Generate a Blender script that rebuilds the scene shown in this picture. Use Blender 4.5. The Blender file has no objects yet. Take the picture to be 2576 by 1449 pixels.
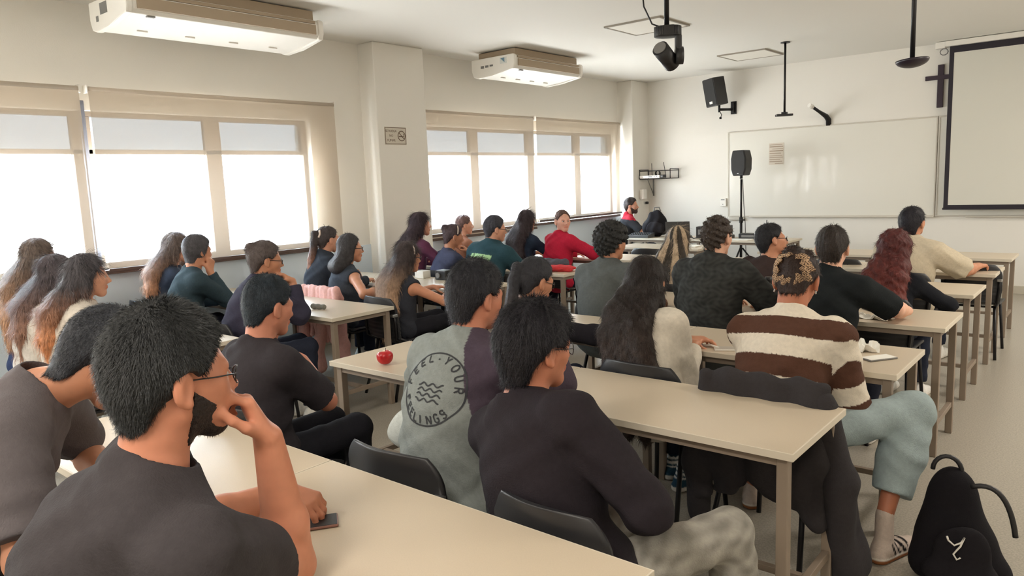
import bpy, bmesh, math, random
import numpy as np
from mathutils import Vector, Matrix
random.seed(7); rng = np.random.default_rng(7)
S = bpy.context.scene; COL = S.collection
# ------------------------------------------------------------ camera, world, light, exposure
cam_d = bpy.data.cameras.new('camera'); cam = bpy.data.objects.new('camera', cam_d); COL.objects.link(cam)
cam_d.sensor_width = 36; cam_d.lens = 36 * 1855.757 / 2576; cam_d.clip_start = .05
_R = Matrix(((0.76830, -0.06028, 0.63724), (0.63890, 0.13401, -0.75752), (-0.03974, 0.98915, 0.14146)))
_q = _R.to_quaternion(); _q.normalize(); _m = _q.to_matrix().to_4x4(); _m.translation = (0, 0, 1.633)
cam.matrix_world = _m; S.camera = cam
S.view_settings.view_transform = 'Standard'; S.view_settings.look = 'None'
S.view_settings.gamma = 1; S.view_settings.use_curve_mapping = False
S.view_settings.exposure = 0.68
try:
    S.cycles.use_denoising = True; S.cycles.max_bounces = 8; S.cycles.diffuse_bounces = 5; S.cycles.glossy_bounces = 3
    S.cycles.transparent_max_bounces = 8; S.cycles.caustics_reflective = False; S.cycles.caustics_refractive = False
    S.cycles.sample_clamp_indirect = 8
except Exception: pass
W = bpy.data.worlds.new('sky'); S.world = W; W.use_nodes = True
nt = W.node_tree; bg = nt.nodes['Background']
tc = nt.nodes.new('ShaderNodeTexCoord'); sp = nt.nodes.new('ShaderNodeSeparateXYZ'); rp = nt.nodes.new('ShaderNodeValToRGB')
nt.links.new(tc.outputs['Generated'], sp.inputs[0]); nt.links.new(sp.outputs['Z'], rp.inputs[0]); nt.links.new(rp.outputs[0], bg.inputs[0])
rp.color_ramp.elements[0].position = 0.0; rp.color_ramp.elements[0].color = (.97, .98, 1, 1)
rp.color_ramp.elements[1].position = .5; rp.color_ramp.elements[1].color = (.62, .8, 1, 1)
bg.inputs[1].default_value = 62.0
def portal(loc, rot, sx, sy):
    d = bpy.data.lights.new('window_portal', 'AREA'); d.shape = 'RECTANGLE'; d.size = sx; d.size_y = sy; d.cycles.is_portal = True
    o = bpy.data.objects.new('window_portal', d); COL.objects.link(o); o.location = loc; o.rotation_euler = rot
# portals sit in the openings of the two window bands (light travels towards +x)
portal((-6.64, 1.7, 1.7), (0, -math.pi/2, 0), 1.34, 5.9)
portal((-6.64, 8.33, 1.7), (0, -math.pi/2, 0), 1.34, 4.3)
FILL_LAMPS = [(-3.6, -.7), (-.6, -.7), (1.0, 8.2), (1.1, 5.0)]
FILL_LAMP_POWER = 34
# ------------------------------------------------------------ helpers
def sr(r, g, b):
    f = lambda c: ((c/255)/12.92 if c/255 <= .04045 else ((c/255+.055)/1.055)**2.4)
    return (f(r), f(g), f(b))
def mat(name, col, rough=.6, metal=0, bump=0, bscale=80, var=0, vscale=6, spec=.5, attr=False, sss=0, coat=0):
    m = bpy.data.materials.new(name); m.use_nodes = True; n = m.node_tree.nodes; l = m.node_tree.links; b = n['Principled BSDF']
    b.inputs['Base Color'].default_value = (*col, 1); b.inputs['Roughness'].default_value = rough; b.inputs['Metallic'].default_value = metal
    b.inputs['Specular IOR Level'].default_value = spec
    if coat: b.inputs['Coat Weight'].default_value = coat
    if sss: b.inputs['Subsurface Weight'].default_value = sss; b.inputs['Subsurface Radius'].default_value = (.02, .008, .004); b.inputs['Subsurface Scale'].default_value = .5
    src = None
    if attr:
        a = n.new('ShaderNodeAttribute'); a.attribute_name = 'Col'; src = a.outputs['Color']
    if var:
        t = n.new('ShaderNodeTexCoord'); z = n.new('ShaderNodeTexNoise'); z.inputs['Scale'].default_value = vscale; z.inputs['Detail'].default_value = 4
        l.new(t.outputs['Object'], z.inputs['Vector'])
        mr = n.new('ShaderNodeMapRange'); mr.inputs[1].default_value = .3; mr.inputs[2].default_value = .7; mr.inputs[3].default_value = 1-var; mr.inputs[4].default_value = 1+var
        l.new(z.outputs['Fac'], mr.inputs[0])
        mx = n.new('ShaderNodeVectorMath'); mx.operation = 'SCALE'
        if src: l.new(src, mx.inputs[0])
        else: mx.inputs[0].default_value = col
        l.new(mr.outputs[0], mx.inputs['Scale']); src = mx.outputs[0]
    if src: l.new(src, b.inputs['Base Color'])
    if bump:
        t = n.new('ShaderNodeTexCoord'); z = n.new('ShaderNodeTexNoise'); z.inputs['Scale'].default_value = bscale; z.inputs['Detail'].default_value = 3
        l.new(t.outputs['Object'], z.inputs['Vector']); bp = n.new('ShaderNodeBump'); bp.inputs['Strength'].default_value = bump; bp.inputs['Distance'].default_value = .01
        l.new(z.outputs['Fac'], bp.inputs['Height']); l.new(bp.outputs[0], b.inputs['Normal'])
    return m
def tag(o, label=None, cat=None, group=None, kind=None):
    if label: o['label'] = label
    if cat: o['category'] = cat
    if group: o['group'] = group
    if kind: o['kind'] = kind
    return o
def empty(name, loc=(0, 0, 0), rz=0, **k):
    o = bpy.data.objects.new(name, None); COL.objects.link(o); o.location = loc; o.rotation_euler = (0, 0, rz); o.empty_display_size = .1
    return tag(o, **k)
def obj(name, bm, m, parent=None, loc=None, rz=0, smooth=False, **k):
    me = bpy.data.meshes.new(name)
    if isinstance(bm, bmesh.types.BMesh):
        bmesh.ops.recalc_face_normals(bm, faces=bm.faces); bm.to_mesh(me); bm.free()
    else: me.from_pydata(*bm)
    for x in (m if isinstance(m, (list, tuple)) else [m]): me.materials.append(x)
    if smooth: me.polygons.foreach_set('use_smooth', [True]*len(me.polygons))
    o = bpy.data.objects.new(name, me); COL.objects.link(o)
    if parent: o.parent = parent
    if loc is not None: o.location = loc
    o.rotation_euler = (0, 0, rz)
    return tag(o, **k)
def struct(name, bm, m, **k): return obj(name, bm, m, kind='structure', **k)
def box(bm, lo, hi, bev=0, mi=0, M=None, seg=2):
    b2 = bmesh.new(); bmesh.ops.create_cube(b2, size=1)
    for v in b2.verts: v.co = Vector([(lo[i]+hi[i])/2 + v.co[i]*(hi[i]-lo[i]) for i in range(3)])
    if bev: bmesh.ops.bevel(b2, geom=b2.edges[:], offset=bev, segments=seg, profile=.5, affect='EDGES')
    join(bm, b2, mi, M); return bm
def join(bm, b2, mi=0, M=None, smooth=False):
    mp = {}
    for v in b2.verts: mp[v] = bm.verts.new(M @ v.co if M else v.co)
    for f in b2.faces:
        nf = bm.faces.new([mp[v] for v in f.verts]); nf.material_index = mi; nf.smooth = smooth
    b2.free()
def tube(bm, pts, r, n=8, mi=0, cap=True, M=None):
    pts = [Vector(p) for p in pts]; rs = r if isinstance(r, (list, tuple)) else [r]*len(pts)
    rings = []; up = None
    for i, p in enumerate(pts):
        a = pts[max(i-1, 0)]; b = pts[min(i+1, len(pts)-1)]; t = (b-a).normalized()
        if up is None: up = Vector((0, 0, 1)) if abs(t.z) < .9 else Vector((1, 0, 0))
        u = t.cross(up).normalized(); w = u.cross(t).normalized(); up = w
        ring = []
        for k in range(n):
            q = p + (u*math.cos(2*math.pi*k/n) + w*math.sin(2*math.pi*k/n))*rs[i]
            ring.append(bm.verts.new(M @ q if M else q))
        rings.append(ring)
    for a, b in zip(rings, rings[1:]):
        for k in range(n):
            f = bm.faces.new([a[k], a[(k+1) % n], b[(k+1) % n], b[k]]); f.material_index = mi; f.smooth = True
    if cap:
        bm.faces.new(rings[0][::-1]).material_index = mi; bm.faces.new(rings[-1]).material_index = mi
    return bm
def prism(bm, outline, axis, a, b, mi=0, bev=0):      # outline of 2-d points extruded along an axis from a to b
    def P(u, v, w): return {0: (w, u, v), 1: (u, w, v), 2: (u, v, w)}[axis]
    b2 = bmesh.new(); A = [b2.verts.new(P(u, v, a)) for u, v in outline]; B = [b2.verts.new(P(u, v, b)) for u, v in outline]; n = len(A)
    b2.faces.new(A); b2.faces.new(B[::-1])
    for i in range(n): b2.faces.new([A[i], A[(i+1) % n], B[(i+1) % n], B[i]])
    if bev: bmesh.ops.bevel(b2, geom=b2.edges[:], offset=bev, segments=2, profile=.5, affect='EDGES')
    join(bm, b2, mi); return bm
def BM(): return bmesh.new()
def rrect(x0, y0, x1, y1, r, n=5):
    o = []
    for cx, cy, a0 in ((x1-r, y1-r, 0), (x0+r, y1-r, 90), (x0+r, y0+r, 180), (x1-r, y0+r, 270)):
        for i in range(n+1):
            a = math.radians(a0+90*i/n); o.append((cx+r*math.cos(a), cy+r*math.sin(a)))
    return o
def copy_tree(o, parent=None):
    c = o.copy(); COL.objects.link(c)
    if parent: c.parent = parent
    for ch in [x for x in bpy.data.objects if x.parent == o]: copy_tree(ch, c)
    return c
def textmesh(body, size, extrude=.0):
    cu = bpy.data.curves.new('t', 'FONT'); cu.body = body; cu.size = size; cu.align_x = 'CENTER'; cu.align_y = 'CENTER'; cu.extrude = extrude
    o = bpy.data.objects.new('t', cu); COL.objects.link(o); dg = bpy.context.evaluated_depsgraph_get(); me = bpy.data.meshes.new_from_object(o.evaluated_get(dg))
    V = [tuple(v.co) for v in me.vertices]; F = [tuple(p.vertices) for p in me.polygons]
    bpy.data.objects.remove(o); bpy.data.curves.remove(cu); bpy.data.meshes.remove(me); return V, F
def textbm(bm, body, size, M, mi=0, extrude=.0005, sx=1):
    V, F = textmesh(body, size, extrude); vs = [bm.verts.new(M @ Vector((v[0]*sx, v[1], v[2]))) for v in V]
    for f in F:
        try: bm.faces.new([vs[i] for i in f]).material_index = mi
        except ValueError: pass
# ------------------------------------------------------------ materials
M_wall = mat('wall_paint', sr(233, 229, 221), .75, bump=.08, bscale=120)
M_ceil = mat('ceiling_paint', sr(229, 226, 219), .85, bump=.05, bscale=90)
M_alu = mat('window_frame_bronze', sr(118, 108, 98), .6)
M_gap_shade = mat('gap_shade_slate', sr(104, 108, 122), .5)
M_sillbrown = mat('dark_frame', sr(92, 74, 66), .5)
M_white = mat('white_plastic', sr(236, 232, 224), .4)
M_beige = mat('grille_beige', sr(168, 150, 128), .6)
M_dkline = mat('grille_gap', sr(60, 45, 35), .8)
M_black = mat('black_plastic', sr(32, 31, 33), .45, bump=.03, bscale=300)
M_chair = mat('chair_black_plastic', sr(37, 37, 40), .42, bump=.04, bscale=250)
M_blackmetal = mat('black_metal', sr(28, 26, 28), .4, metal=.3)
M_silver = mat('silver_clip', sr(190, 190, 190), .3, metal=.9)
M_top = mat('table_laminate', sr(205, 190, 168), .32, var=.03, vscale=300)
M_edge = mat('table_edge_band', sr(216, 206, 188), .5)
M_leg = mat('table_leg_paint', sr(140, 125, 110), .5, bump=.05, bscale=200)
M_purple = mat('dark_purple_paint', sr(48, 30, 44), .5)
M_board = mat('whiteboard', sr(226, 223, 213), .33, coat=.15)
M_boardframe = mat('board_frame', sr(205, 198, 186), .4)
M_screen = mat('screen_fabric', sr(214, 212, 202), .8)
M_screenb = mat('screen_border', sr(34, 28, 38), .7)
M_grey = mat('grey_plastic', sr(120, 118, 116), .5)
M_paper = mat('paper_white', sr(240, 238, 230), .8)
M_skin = mat('skin', (1, 1, 1), .5, attr=True, sss=.12, var=.06, vscale=30, spec=.35)
M_hair = mat('hair', (1, 1, 1), .5, attr=True, var=.25, vscale=40, bump=.4, bscale=160, spec=.3)
M_cloth = mat('cloth', (1, 1, 1), .9, attr=True, var=.07, vscale=60, bump=.25, bscale=220, spec=.2)
M_glass_rim = mat('glasses_rim', sr(30, 26, 26), .3)
M_eyew = mat('eye_white', sr(196, 186, 180), .4)
M_eyed = mat('eye_dark', sr(40, 25, 20), .3)
def floor_mat():
    m = mat('terrazzo_floor', sr(176, 168, 152), .22, spec=.5); n = m.node_tree.nodes; l = m.node_tree.links; b = n['Principled BSDF']
    t = n.new('ShaderNodeTexCoord'); v = n.new('ShaderNodeTexNoise'); v.inputs['Scale'].default_value = 110; v.inputs['Detail'].default_value = 1; l.new(t.outputs['Object'], v.inputs['Vector'])
    r = n.new('ShaderNodeValToRGB'); l.new(v.outputs['Fac'], r.inputs[0]); e = r.color_ramp.elements
    e[0].position = .4; e[0].color = (*sr(158, 151, 138), 1); e[1].position = .6; e[1].color = (*sr(176, 169, 156), 1)
    l.new(r.outputs[0], b.inputs['Base Color'])
    z = n.new('ShaderNodeTexNoise'); z.inputs['Scale'].default_value = 3; l.new(t.outputs['Object'], z.inputs['Vector'])
    mr = n.new('ShaderNodeMapRange'); mr.inputs[3].default_value = .27; mr.inputs[4].default_value = .29; l.new(z.outputs['Fac'], mr.inputs[0]); l.new(mr.outputs[0], b.inputs['Roughness'])
    return m
M_floor = floor_mat()
def blind_mat():
    m = bpy.data.materials.new('roller_blind_fabric'); m.use_nodes = True; n = m.node_tree.nodes; l = m.node_tree.links
    for x in list(n):
        if x.type == 'BSDF_PRINCIPLED': n.remove(x)
    out = n['Material Output']; d = n.new('ShaderNodeBsdfDiffuse'); d.inputs[0].default_value = (*sr(205, 192, 176), 1)
    t = n.new('ShaderNodeBsdfTranslucent'); t.inputs[0].default_value = (.62, .6, .56, 1); tr = n.new('ShaderNodeBsdfTransparent'); tr.inputs[0].default_value = (1, .98, .95, 1)
    a = n.new('ShaderNodeMixShader'); a.inputs[0].default_value = .006; l.new(d.outputs[0], a.inputs[1]); l.new(t.outputs[0], a.inputs[2])
    b = n.new('ShaderNodeMixShader'); b.inputs[0].default_value = .15; l.new(a.outputs[0], b.inputs[1]); l.new(tr.outputs[0], b.inputs[2]); l.new(b.outputs[0], out.inputs[0])
    return m
def pane_mat(name, tint):
    m = bpy.data.materials.new(name); m.use_nodes = True; n = m.node_tree.nodes; l = m.node_tree.links
    for x in list(n):
        if x.type == 'BSDF_PRINCIPLED': n.remove(x)
    out = n['Material Output']; g = n.new('ShaderNodeBsdfGlossy'); g.inputs['Roughness'].default_value = .02; tr = n.new('ShaderNodeBsdfTransparent'); tr.inputs[0].default_value = (*tint, 1)
    b = n.new('ShaderNodeMixShader'); b.inputs[0].default_value = .04; l.new(tr.outputs[0], b.inputs[1]); l.new(g.outputs[0], b.inputs[2]); l.new(b.outputs[0], out.inputs[0])
    return m
M_blind = blind_mat(); M_pane = pane_mat('clear_pane', (.95, .97, .97)); M_tint = pane_mat('tinted_pane', (.15, .165, .175)); M_bottle = pane_mat('clear_plastic', (.85, .87, .88))
# ------------------------------------------------------------ room shell
XL, XR, YB, YF, ZC = -6.5, 1.9, -1.6, 11.05, 3.17
struct('floor', box(BM(), (XL-.3, YB-.2, -.1), (XR+.2, YF+.2, 0)), M_floor)
struct('ceiling', box(BM(), (XL-.3, YB-.2, ZC), (XR+.2, YF+.2, ZC+.15)), M_ceil)
struct('wall_front', box(BM(), (XL-.3, YF, 0), (XR+.2, YF+.2, ZC)), M_wall)
struct('wall_right', box(BM(), (XR, YB-.2, 0), (XR+.2, YF, ZC)), M_wall)
struct('wall_back', box(BM(), (XL-.3, YB-.2, 0), (XR, YB, ZC)), M_wall)
Z0, Z1, ZM = 1.05, 2.345, 2.02
OP = [(-1.2, 4.62), (6.19, 10.48)]
bm = BM(); xo = XL-.28
box(bm, (xo, YB, 0), (XL, YF, Z0)); box(bm, (xo, YB, Z1), (XL, YF, ZC))
box(bm, (xo, YB, Z0), (XL, OP[0][0], Z1)); box(bm, (xo, OP[0][1], Z0), (XL, OP[1][0], Z1)); box(bm, (xo, OP[1][1], Z0), (XL, YF, Z1))
struct('wall_left', bm, M_wall)
struct('trim_1', box(BM(), (XL-.02, 5.3, 0), (-6.25, 6.03, ZC), .012), M_wall)      # column between the windows
struct('trim_2', box(BM(), (XL-.02, 10.56, 0), (-6.22, YF+.02, ZC), .012), M_wall)     # column in the corner
struct('baseboard_front', box(BM(), (-6.2, YF-.015, 0), (XR, YF+.01, .1), .003), mat('skirting', sr(196, 188, 172), .5))
struct('baseboard_left', box(BM(), (XL-.01, YB, 0), (XL+.015, 10.55, .1), .003), bpy.data.materials['skirting'])
M_pale = mat('pale_lower_wall', sr(226, 238, 248), .6)  # separate bluish-white material for the panels below the sills
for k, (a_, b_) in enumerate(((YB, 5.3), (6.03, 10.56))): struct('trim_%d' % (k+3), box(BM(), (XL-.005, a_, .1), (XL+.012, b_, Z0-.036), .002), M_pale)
mull = [[-.1, 1.06, 2.40, 3.53], [7.11, 8.29, 9.45]]
for wi, (a, b) in enumerate(OP):
    r = empty('window_%d' % (wi+1), (XL-.12, (a+b)/2, Z0), kind='structure'); cy = (a+b)/2
    bm = BM()
    def L(lo, hi): box(bm, (lo[0], lo[1]-cy, lo[2]-Z0), (hi[0], hi[1]-cy, hi[2]-Z0), .004)
    L((-.04, a, Z0), (.04, a+.05, Z1)); L((-.04, b-.05, Z0), (.04, b, Z1)); L((-.04, a+.05, Z1-.04), (.04, b-.05, Z1)); L((-.04, a+.05, Z0), (.04, b-.05, Z0+.05))
    L((-.03, a+.05, ZM-.02), (.03, b-.05, ZM+.02))
    obj('window_frame', bm, M_alu, r)
    for m_ in mull[wi]:
        bm = BM(); L((-.03, m_, Z0+.05), (.03, m_+.15, Z1-.04)); obj('mullion', bm, M_alu, r)
    es = [a+.05] + [q for m_ in mull[wi] for q in (m_, m_+.15)] + [b-.05]
    bm = BM()
    if wi == 0: L((.1, 2.445, Z0+.0), (.125, 2.485, 2.42))
    else: L((.1, 8.255, 2.12), (.125, 8.285, 2.36))
    obj('gap_shade_strip', bm, M_gap_shade, r)  # dark strip added in the blind gap, standing for the shaded post behind
    for i in range(0, len(es), 2):
        bm = BM(); box(bm, (-.004, es[i]-cy, .05), (.004, es[i+1]-cy, ZM-.02-Z0)); obj('pane', bm, M_pane, r)
        bm = BM(); box(bm, (-.004, es[i]-cy, ZM+.02-Z0), (.004, es[i+1]-cy, Z1-.04-Z0)); obj('pane', bm, M_tint, r, label='tinted upper pane')
    bm = BM(); L((-.1, a, Z0-.035), (.2, b, Z0)); obj('window_sill', bm, M_sillbrown, r)
# roller blinds
def blind(y0, y1, zb, label):
    r = empty('roller_blind', (XL+.055, (y0+y1)/2, 2.5), label=label, cat='blind', group='roller blinds on the window wall'); w = (y1-y0)/2
    bm = BM(); tube(bm, [(0, -w, .0), (0, w, .0)], .024, 14); obj('roller', bm, M_blind, r)
    bm = BM(); n = 40; rows = 12; H = 2.5-zb
    vs = [[bm.verts.new((.02+.002*math.sin(j*1.3+i*.2)*(i/rows), -w+2*w*j/n, -H*i/rows)) for j in range(n+1)] for i in range(rows+1)]
    for i in range(rows):
        for j in range(n): bm.faces.new([vs[i][j], vs[i][j+1], vs[i+1][j+1], vs[i+1][j]]).smooth = True
    obj('fabric', bm, M_blind, r)
    bm = BM(); box(bm, (.01, -w, -H-.03), (.03, w, -H), .004); obj('bottom_bar', bm, M_sillbrown, r)
    bm = BM(); box(bm, (-.05, -w-.012, -.03), (.03, -w-.002, .035), .003); box(bm, (-.05, w+.002, -.03), (.03, w+.012, .035), .003); obj('bracket', bm, M_white, r)
blind(-1.3, 2.43, 1.03, 'cream roller blind at the left edge, over the window nearest the camera')
blind(2.5, 4.88, 1.06, 'wide cream roller blind between the left edge blind and the pillar')
blind(6.12, 8.24, 1.0, 'cream roller blind just past the pillar with the no smoking sign')
blind(8.3, 10.52, 1.09, 'cream roller blind nearest the front corner, dark bar along its bottom')
bm = BM(); tube(bm, [(-6.4, 10.57, 2.5), (-6.4, 10.565, 1.5), (-6.4, 10.57, 1.1)], .006, 6); tube(bm, [(-6.42, 10.6, 3.1), (-6.42, 10.6, 2.5)], .01, 6)
obj('blind_cord', bm, M_white, label='thin white cord hanging beside the blind nearest the front corner', cat='cord')
# unseen ceiling lamps added as fill light, behind the camera and over the aisle
M_fill_lamp = mat('fill_lamp_diffuser', (1, 1, 1)); _b = M_fill_lamp.node_tree.nodes['Principled BSDF']; _b.inputs['Emission Color'].default_value = (1, .9, .76, 1); _b.inputs['Emission Strength'].default_value = 3
for i, (x, y) in enumerate(FILL_LAMPS):
    r = empty('ceiling_fill_light', (x, y, ZC-.03), label=['added square fill light panel behind the camera, window side', 'added square fill light panel behind the camera, aisle side', 'added square fill light panel over the right aisle near the front', 'added square fill light panel over the right aisle halfway back'][i], cat='light', group='added ceiling fill panels')
    obj('housing', box(BM(), (-.32, -.32, -.01), (.32, .32, .03), .005), M_white, r); obj('diffuser', box(BM(), (-.29, -.29, -.016), (.29, .29, -.008)), M_fill_lamp, r)
    d = bpy.data.lights.new('fill_lamp', 'AREA'); d.size = .58; d.energy = FILL_LAMP_POWER; d.color = (1, .93, .84); o = bpy.data.objects.new('fill_lamp_light', d); COL.objects.link(o); o.parent = r; o.location = (0, 0, -.03)
# hatches
for i, (x, y, lb) in enumerate([(-3.92, 6.98, 'square flush ceiling panel with grey edges, behind the hanging camera'), (-3.95, 9.74, 'square flush ceiling panel nearer the front wall, beside the thin black pole')]):
    r = empty('ceiling_panel', (x, y, ZC), label=lb, cat='ceiling panel')
    obj('panel', box(BM(), (-.3, -.3, -.012), (.3, .3, 0)), mat('panel_white%d' % i, sr(236, 232, 222), .6), r)
    bm = BM(); s = .32
    for lo, hi in (((-s, -s), (s, -s+.02)), ((-s, s-.02), (s, s)), ((-s, -s+.02), (-s+.02, s-.02)), ((s-.02, -s+.02), (s, s-.02))): box(bm, (*lo, -.016), (*hi, 0))
    obj('frame', bm, mat('panel_edge%d' % i, sr(150, 142, 130), .6), r)
# ------------------------------------------------------------ air conditioners
def aircon(x0, x1, y0, y1, label, lg):
    r = empty('air_conditioner', (x1, (y0+y1)/2, ZC), label=label, cat='air conditioner', group='ceiling air conditioners'); w = (y1-y0)/2; d = x1-x0
    zt, zf, zb = -.07, -.245, -.3
    prof = [(0, -.13), (-.005, -.215), (-.03, zf), (-d*.5, zf-.035), (-d*.85, zb), (-d*.96, zb+.015), (-d, zb+.08), (-d, -.09), (-.02, -.09)]
    bm = BM(); prism(bm, prof, 1, -w+.03, w-.03, bev=.006); obj('casing', bm, M_white, r)
    capp = [(.012, -.105), (.012, -.2), (-.01, zf-.004), (-d*.5, zf-.05), (-d*.85, zb-.01), (-d*.97, zb+.01), (-d-.01, zb+.08), (-d-.01, -.085), (-.005, -.085)]
    bm = BM(); prism(bm, capp, 1, -w-.02, -w+.03, bev=.012); obj('end_cap', bm, M_white, r)
    bm = BM(); prism(bm, capp, 1, w-.03, w+.02, bev=.012); obj('end_cap', bm, M_white, r)
    bm = BM(); box(bm, (-.004, -w+.06, -.215), (.012, w-.06, -.135), .003); box(bm, (-.012, -w+.06, -.125), (.004, w-.06, -.1), .003)
    obj('air_outlet', bm, M_beige, r); obj('slot', box(BM(), (-.03, -w+.06, -.136), (-.002, w-.06, -.124)), M_dkline, r)
    bm = BM(); box(bm, (-d+.05, -w+.05, -.092), (-.035, w-.05, -.012), .004); obj('mounting_frame', bm, M_beige, r)
    bm = BM()
    for k in range(4):
        y = -w+.25+k*(2*w-.5)/3; box(bm, (-d*.62, y-.04, zf-.052), (-d*.6, y+.04, zf-.04), .002)
    obj('catches', bm, M_white, r)
    bm = BM(); box(bm, (-.06, -w+.14, zf-.012), (-.035, -w+.2, zf-.002), .002); obj('badge', bm, M_grey, r)
    if lg:
        bm = BM(); box(bm, (-.2, -w-.0225, -.18), (-.1, -w-.0195, -.11)); obj('sticker', bm, mat('sticker_paper', sr(210, 212, 208), .6), r)
        bm = BM(); v = [bm.verts.new(p) for p in ((-.19, -w-.0235, -.12), (-.13, -w-.0235, -.115), (-.13, -w-.0235, -.17))]; bm.faces.new(v); obj('sticker', bm, mat('sticker_blue', sr(110, 140, 160), .6), r, label='blue triangle on the sticker')
        bm = BM(); 
        for k in range(3): box(bm, (-.5+k*.07, -w-.022, -.2+.005*k), (-.45+k*.07, -w-.0195, -.17))
        obj('vent_slot', bm, M_grey, r)
    else:
        bm = BM(); box(bm, (-.42, -w-.022, -.2), (-.3, -w-.0195, -.12)); box(bm, (-.5, -w-.022, -.24), (-.46, -w-.0195, -.2)); obj('vent_slot', bm, M_grey, r)
aircon(-6.08, -5.47, 2.46, 4.08, 'large white ceiling air conditioner above the first window, top left', False)
aircon(-6.12, -5.48, 6.72, 8.06, 'smaller white ceiling air conditioner past the pillar, with a sticker on its end', True)
# ------------------------------------------------------------ front wall things
def frame4(bm, x0, z0, x1, z1, t, y0, y1, bev=.002):
    box(bm, (x0, y0, z0), (x1, y1, z0+t), bev); box(bm, (x0, y0, z1-t), (x1, y1, z1), bev); box(bm, (x0, y0, z0+t), (x0+t, y1, z1-t), bev); box(bm, (x1-t, y0, z0+t), (x1, y1, z1-t), bev)
def whiteboard(x0, x1, z0, z1, label):
    r = empty('whiteboard', ((x0+x1)/2, YF, z0), label=label, cat='whiteboard', group='whiteboards on the front wall'); w = (x1-x0)/2; h = z1-z0
    obj('writing_surface', box(BM(), (-w+.015, -.016, .015), (w-.015, 0, h-.015)), M_board, r)
    bm = BM(); frame4(bm, -w, 0, w, h, .016, -.024, 0); obj('frame', bm, M_boardframe, r)
    obj('pen_ledge', box(BM(), (-w+.35, -.06, -.012), (w, 0, .004), .004), M_boardframe, r)
whiteboard(-4.82, -1.975, .972, 2.262, 'long whiteboard with a printed sheet taped to it, behind the speaker stand')
whiteboard(-1.965, .9, .972, 2.262, 'second whiteboard, mostly hidden behind the projection screen')
bm = BM(); box(bm, (-4.8, YF-.05, .92), (-4.55, YF, .96), .006); obj('eraser_tray', bm, M_boardframe, label='small pale tray under the left end of the whiteboard', cat='tray')
# printed sheet
r = empty('notice_sheet', (-4.07, YF-.017, 1.74), label='printed paper sheet with grey lines taped on the whiteboard', cat='paper')
obj('sheet', box(BM(), (-.11, -.003, 0), (.11, 0, .315)), mat('sheet_paper', sr(214, 204, 190), .8), r)
bm = BM()
for k, (z, x0, x1, hh) in enumerate([(.29, -.1, .09, .008), (.262, -.1, .1, .014), (.23, -.06, .1, .006), (.2, -.1, .1, .014), (.165, -.1, .07, .012), (.13, -.1, .09, .008), (.105, -.1, .1, .01), (.075, -.1, .06, .01), (.045, -.1, .09, .012), (.015, -.02, .1, .008)]):
    box(bm, (x0, -.0042, z-hh/2), (x1, -.0028, z+hh/2))
obj('print', bm, mat('print_grey', sr(165, 148, 130), .8), r)
# projection screen
r = empty('projection_screen', (-.5, 10.88, 1.085), label='pull-down projection screen with black border at the right edge', cat='projection screen')
x0, x1 = -1.35, 1.35
obj('screen_surface', box(BM(), (x0+.05, -.002, .04), (x1-.05, .002, 1.93)), M_screen, r)
bm = BM(); box(bm, (x0, -.004, 0), (x0+.05, .004, 2.01)); box(bm, (x1-.05, -.004, 0), (x1, .004, 2.01)); box(bm, (x0+.05, -.004, 0), (x1-.05, .004, .04)); box(bm, (x0+.05, -.004, 1.93), (x1-.05, .004, 2.01)); obj('border', bm, M_screenb, r)
obj('weight_bar', box(BM(), (x0-.01, -.012, -.02), (x1+.01, .012, .006), .004), M_screenb, r)
obj('case', box(BM(), (x0-.05, -.04, 2.012), (x1+.05, .1, 2.078), .008), M_white, r)
obj('bracket', box(BM(), (x0-.16, -.02, 2.0), (x0-.05, .1, 2.08), .006), M_white, r)
bm = BM(); tube(bm, [(x0-.07+.045*math.cos(a/10*6.28), .04, 1.96+.04*math.sin(a/10*6.28)) for a in range(11)], .006, 6); obj('pull_ring', bm, M_grey, r)
# cross
bm = BM(); box(bm, (-2.0, YF-.03, 2.37), (-1.93, YF, 2.905), .004); box(bm, (-2.14, YF-.032, 2.72), (-1.79, YF-.002, 2.775), .004)
obj('wall_cross', bm, M_purple, label='dark wooden cross on the front wall beside the projection screen', cat='cross')
# wall speaker
r = empty('wall_speaker', (-4.74, YF, 2.62), label='black loudspeaker tilted on a wall bracket above the whiteboard', cat='speaker')
Mx = Matrix.Translation((-.14, -.3, .24)) @ Matrix.Rotation(math.radians(-24), 4, 'Z') @ Matrix.Rotation(math.radians(9), 4, 'X') @ Matrix.Rotation(math.radians(-4), 4, 'Y')
bm = BM(); b2 = BM(); prism(b2, [(-.125, -.13), (.125, -.13), (.085, .12), (-.085, .12)], 2, -.205, .205, bev=.012); join(bm, b2, 0, Mx); obj('cabinet', bm, M_black, r)
bm = BM(); box(bm, (-.115, -.138, -.195), (.115, -.128, .195), .004, M=Mx); obj('grille', bm, mat('speaker_grille', sr(50, 50, 50), .7, bump=.6, bscale=500), r)
bm = BM(); box(bm, (-.03, -.142, -.165), (.035, -.137, -.13), .002, M=Mx); obj('badge', bm, M_paper, r)
bm = BM(); box(bm, (-.04, -.012, -.09), (.05, 0, .1), .003); box(bm, (-.015, -.05, -.07), (.025, -.01, .08), .005); obj('wall_plate', bm, M_blackmetal, r)
bm = BM(); tube(bm, [(0, -.04, -.02), (-.09, -.16, -.02), (-.13, -.22, -.02)], .02, 8); tube(bm, [(-.13, -.22, -.06), (-.13, -.22, .08)], .018, 8); obj('arm', bm, M_blackmetal, r)
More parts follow.
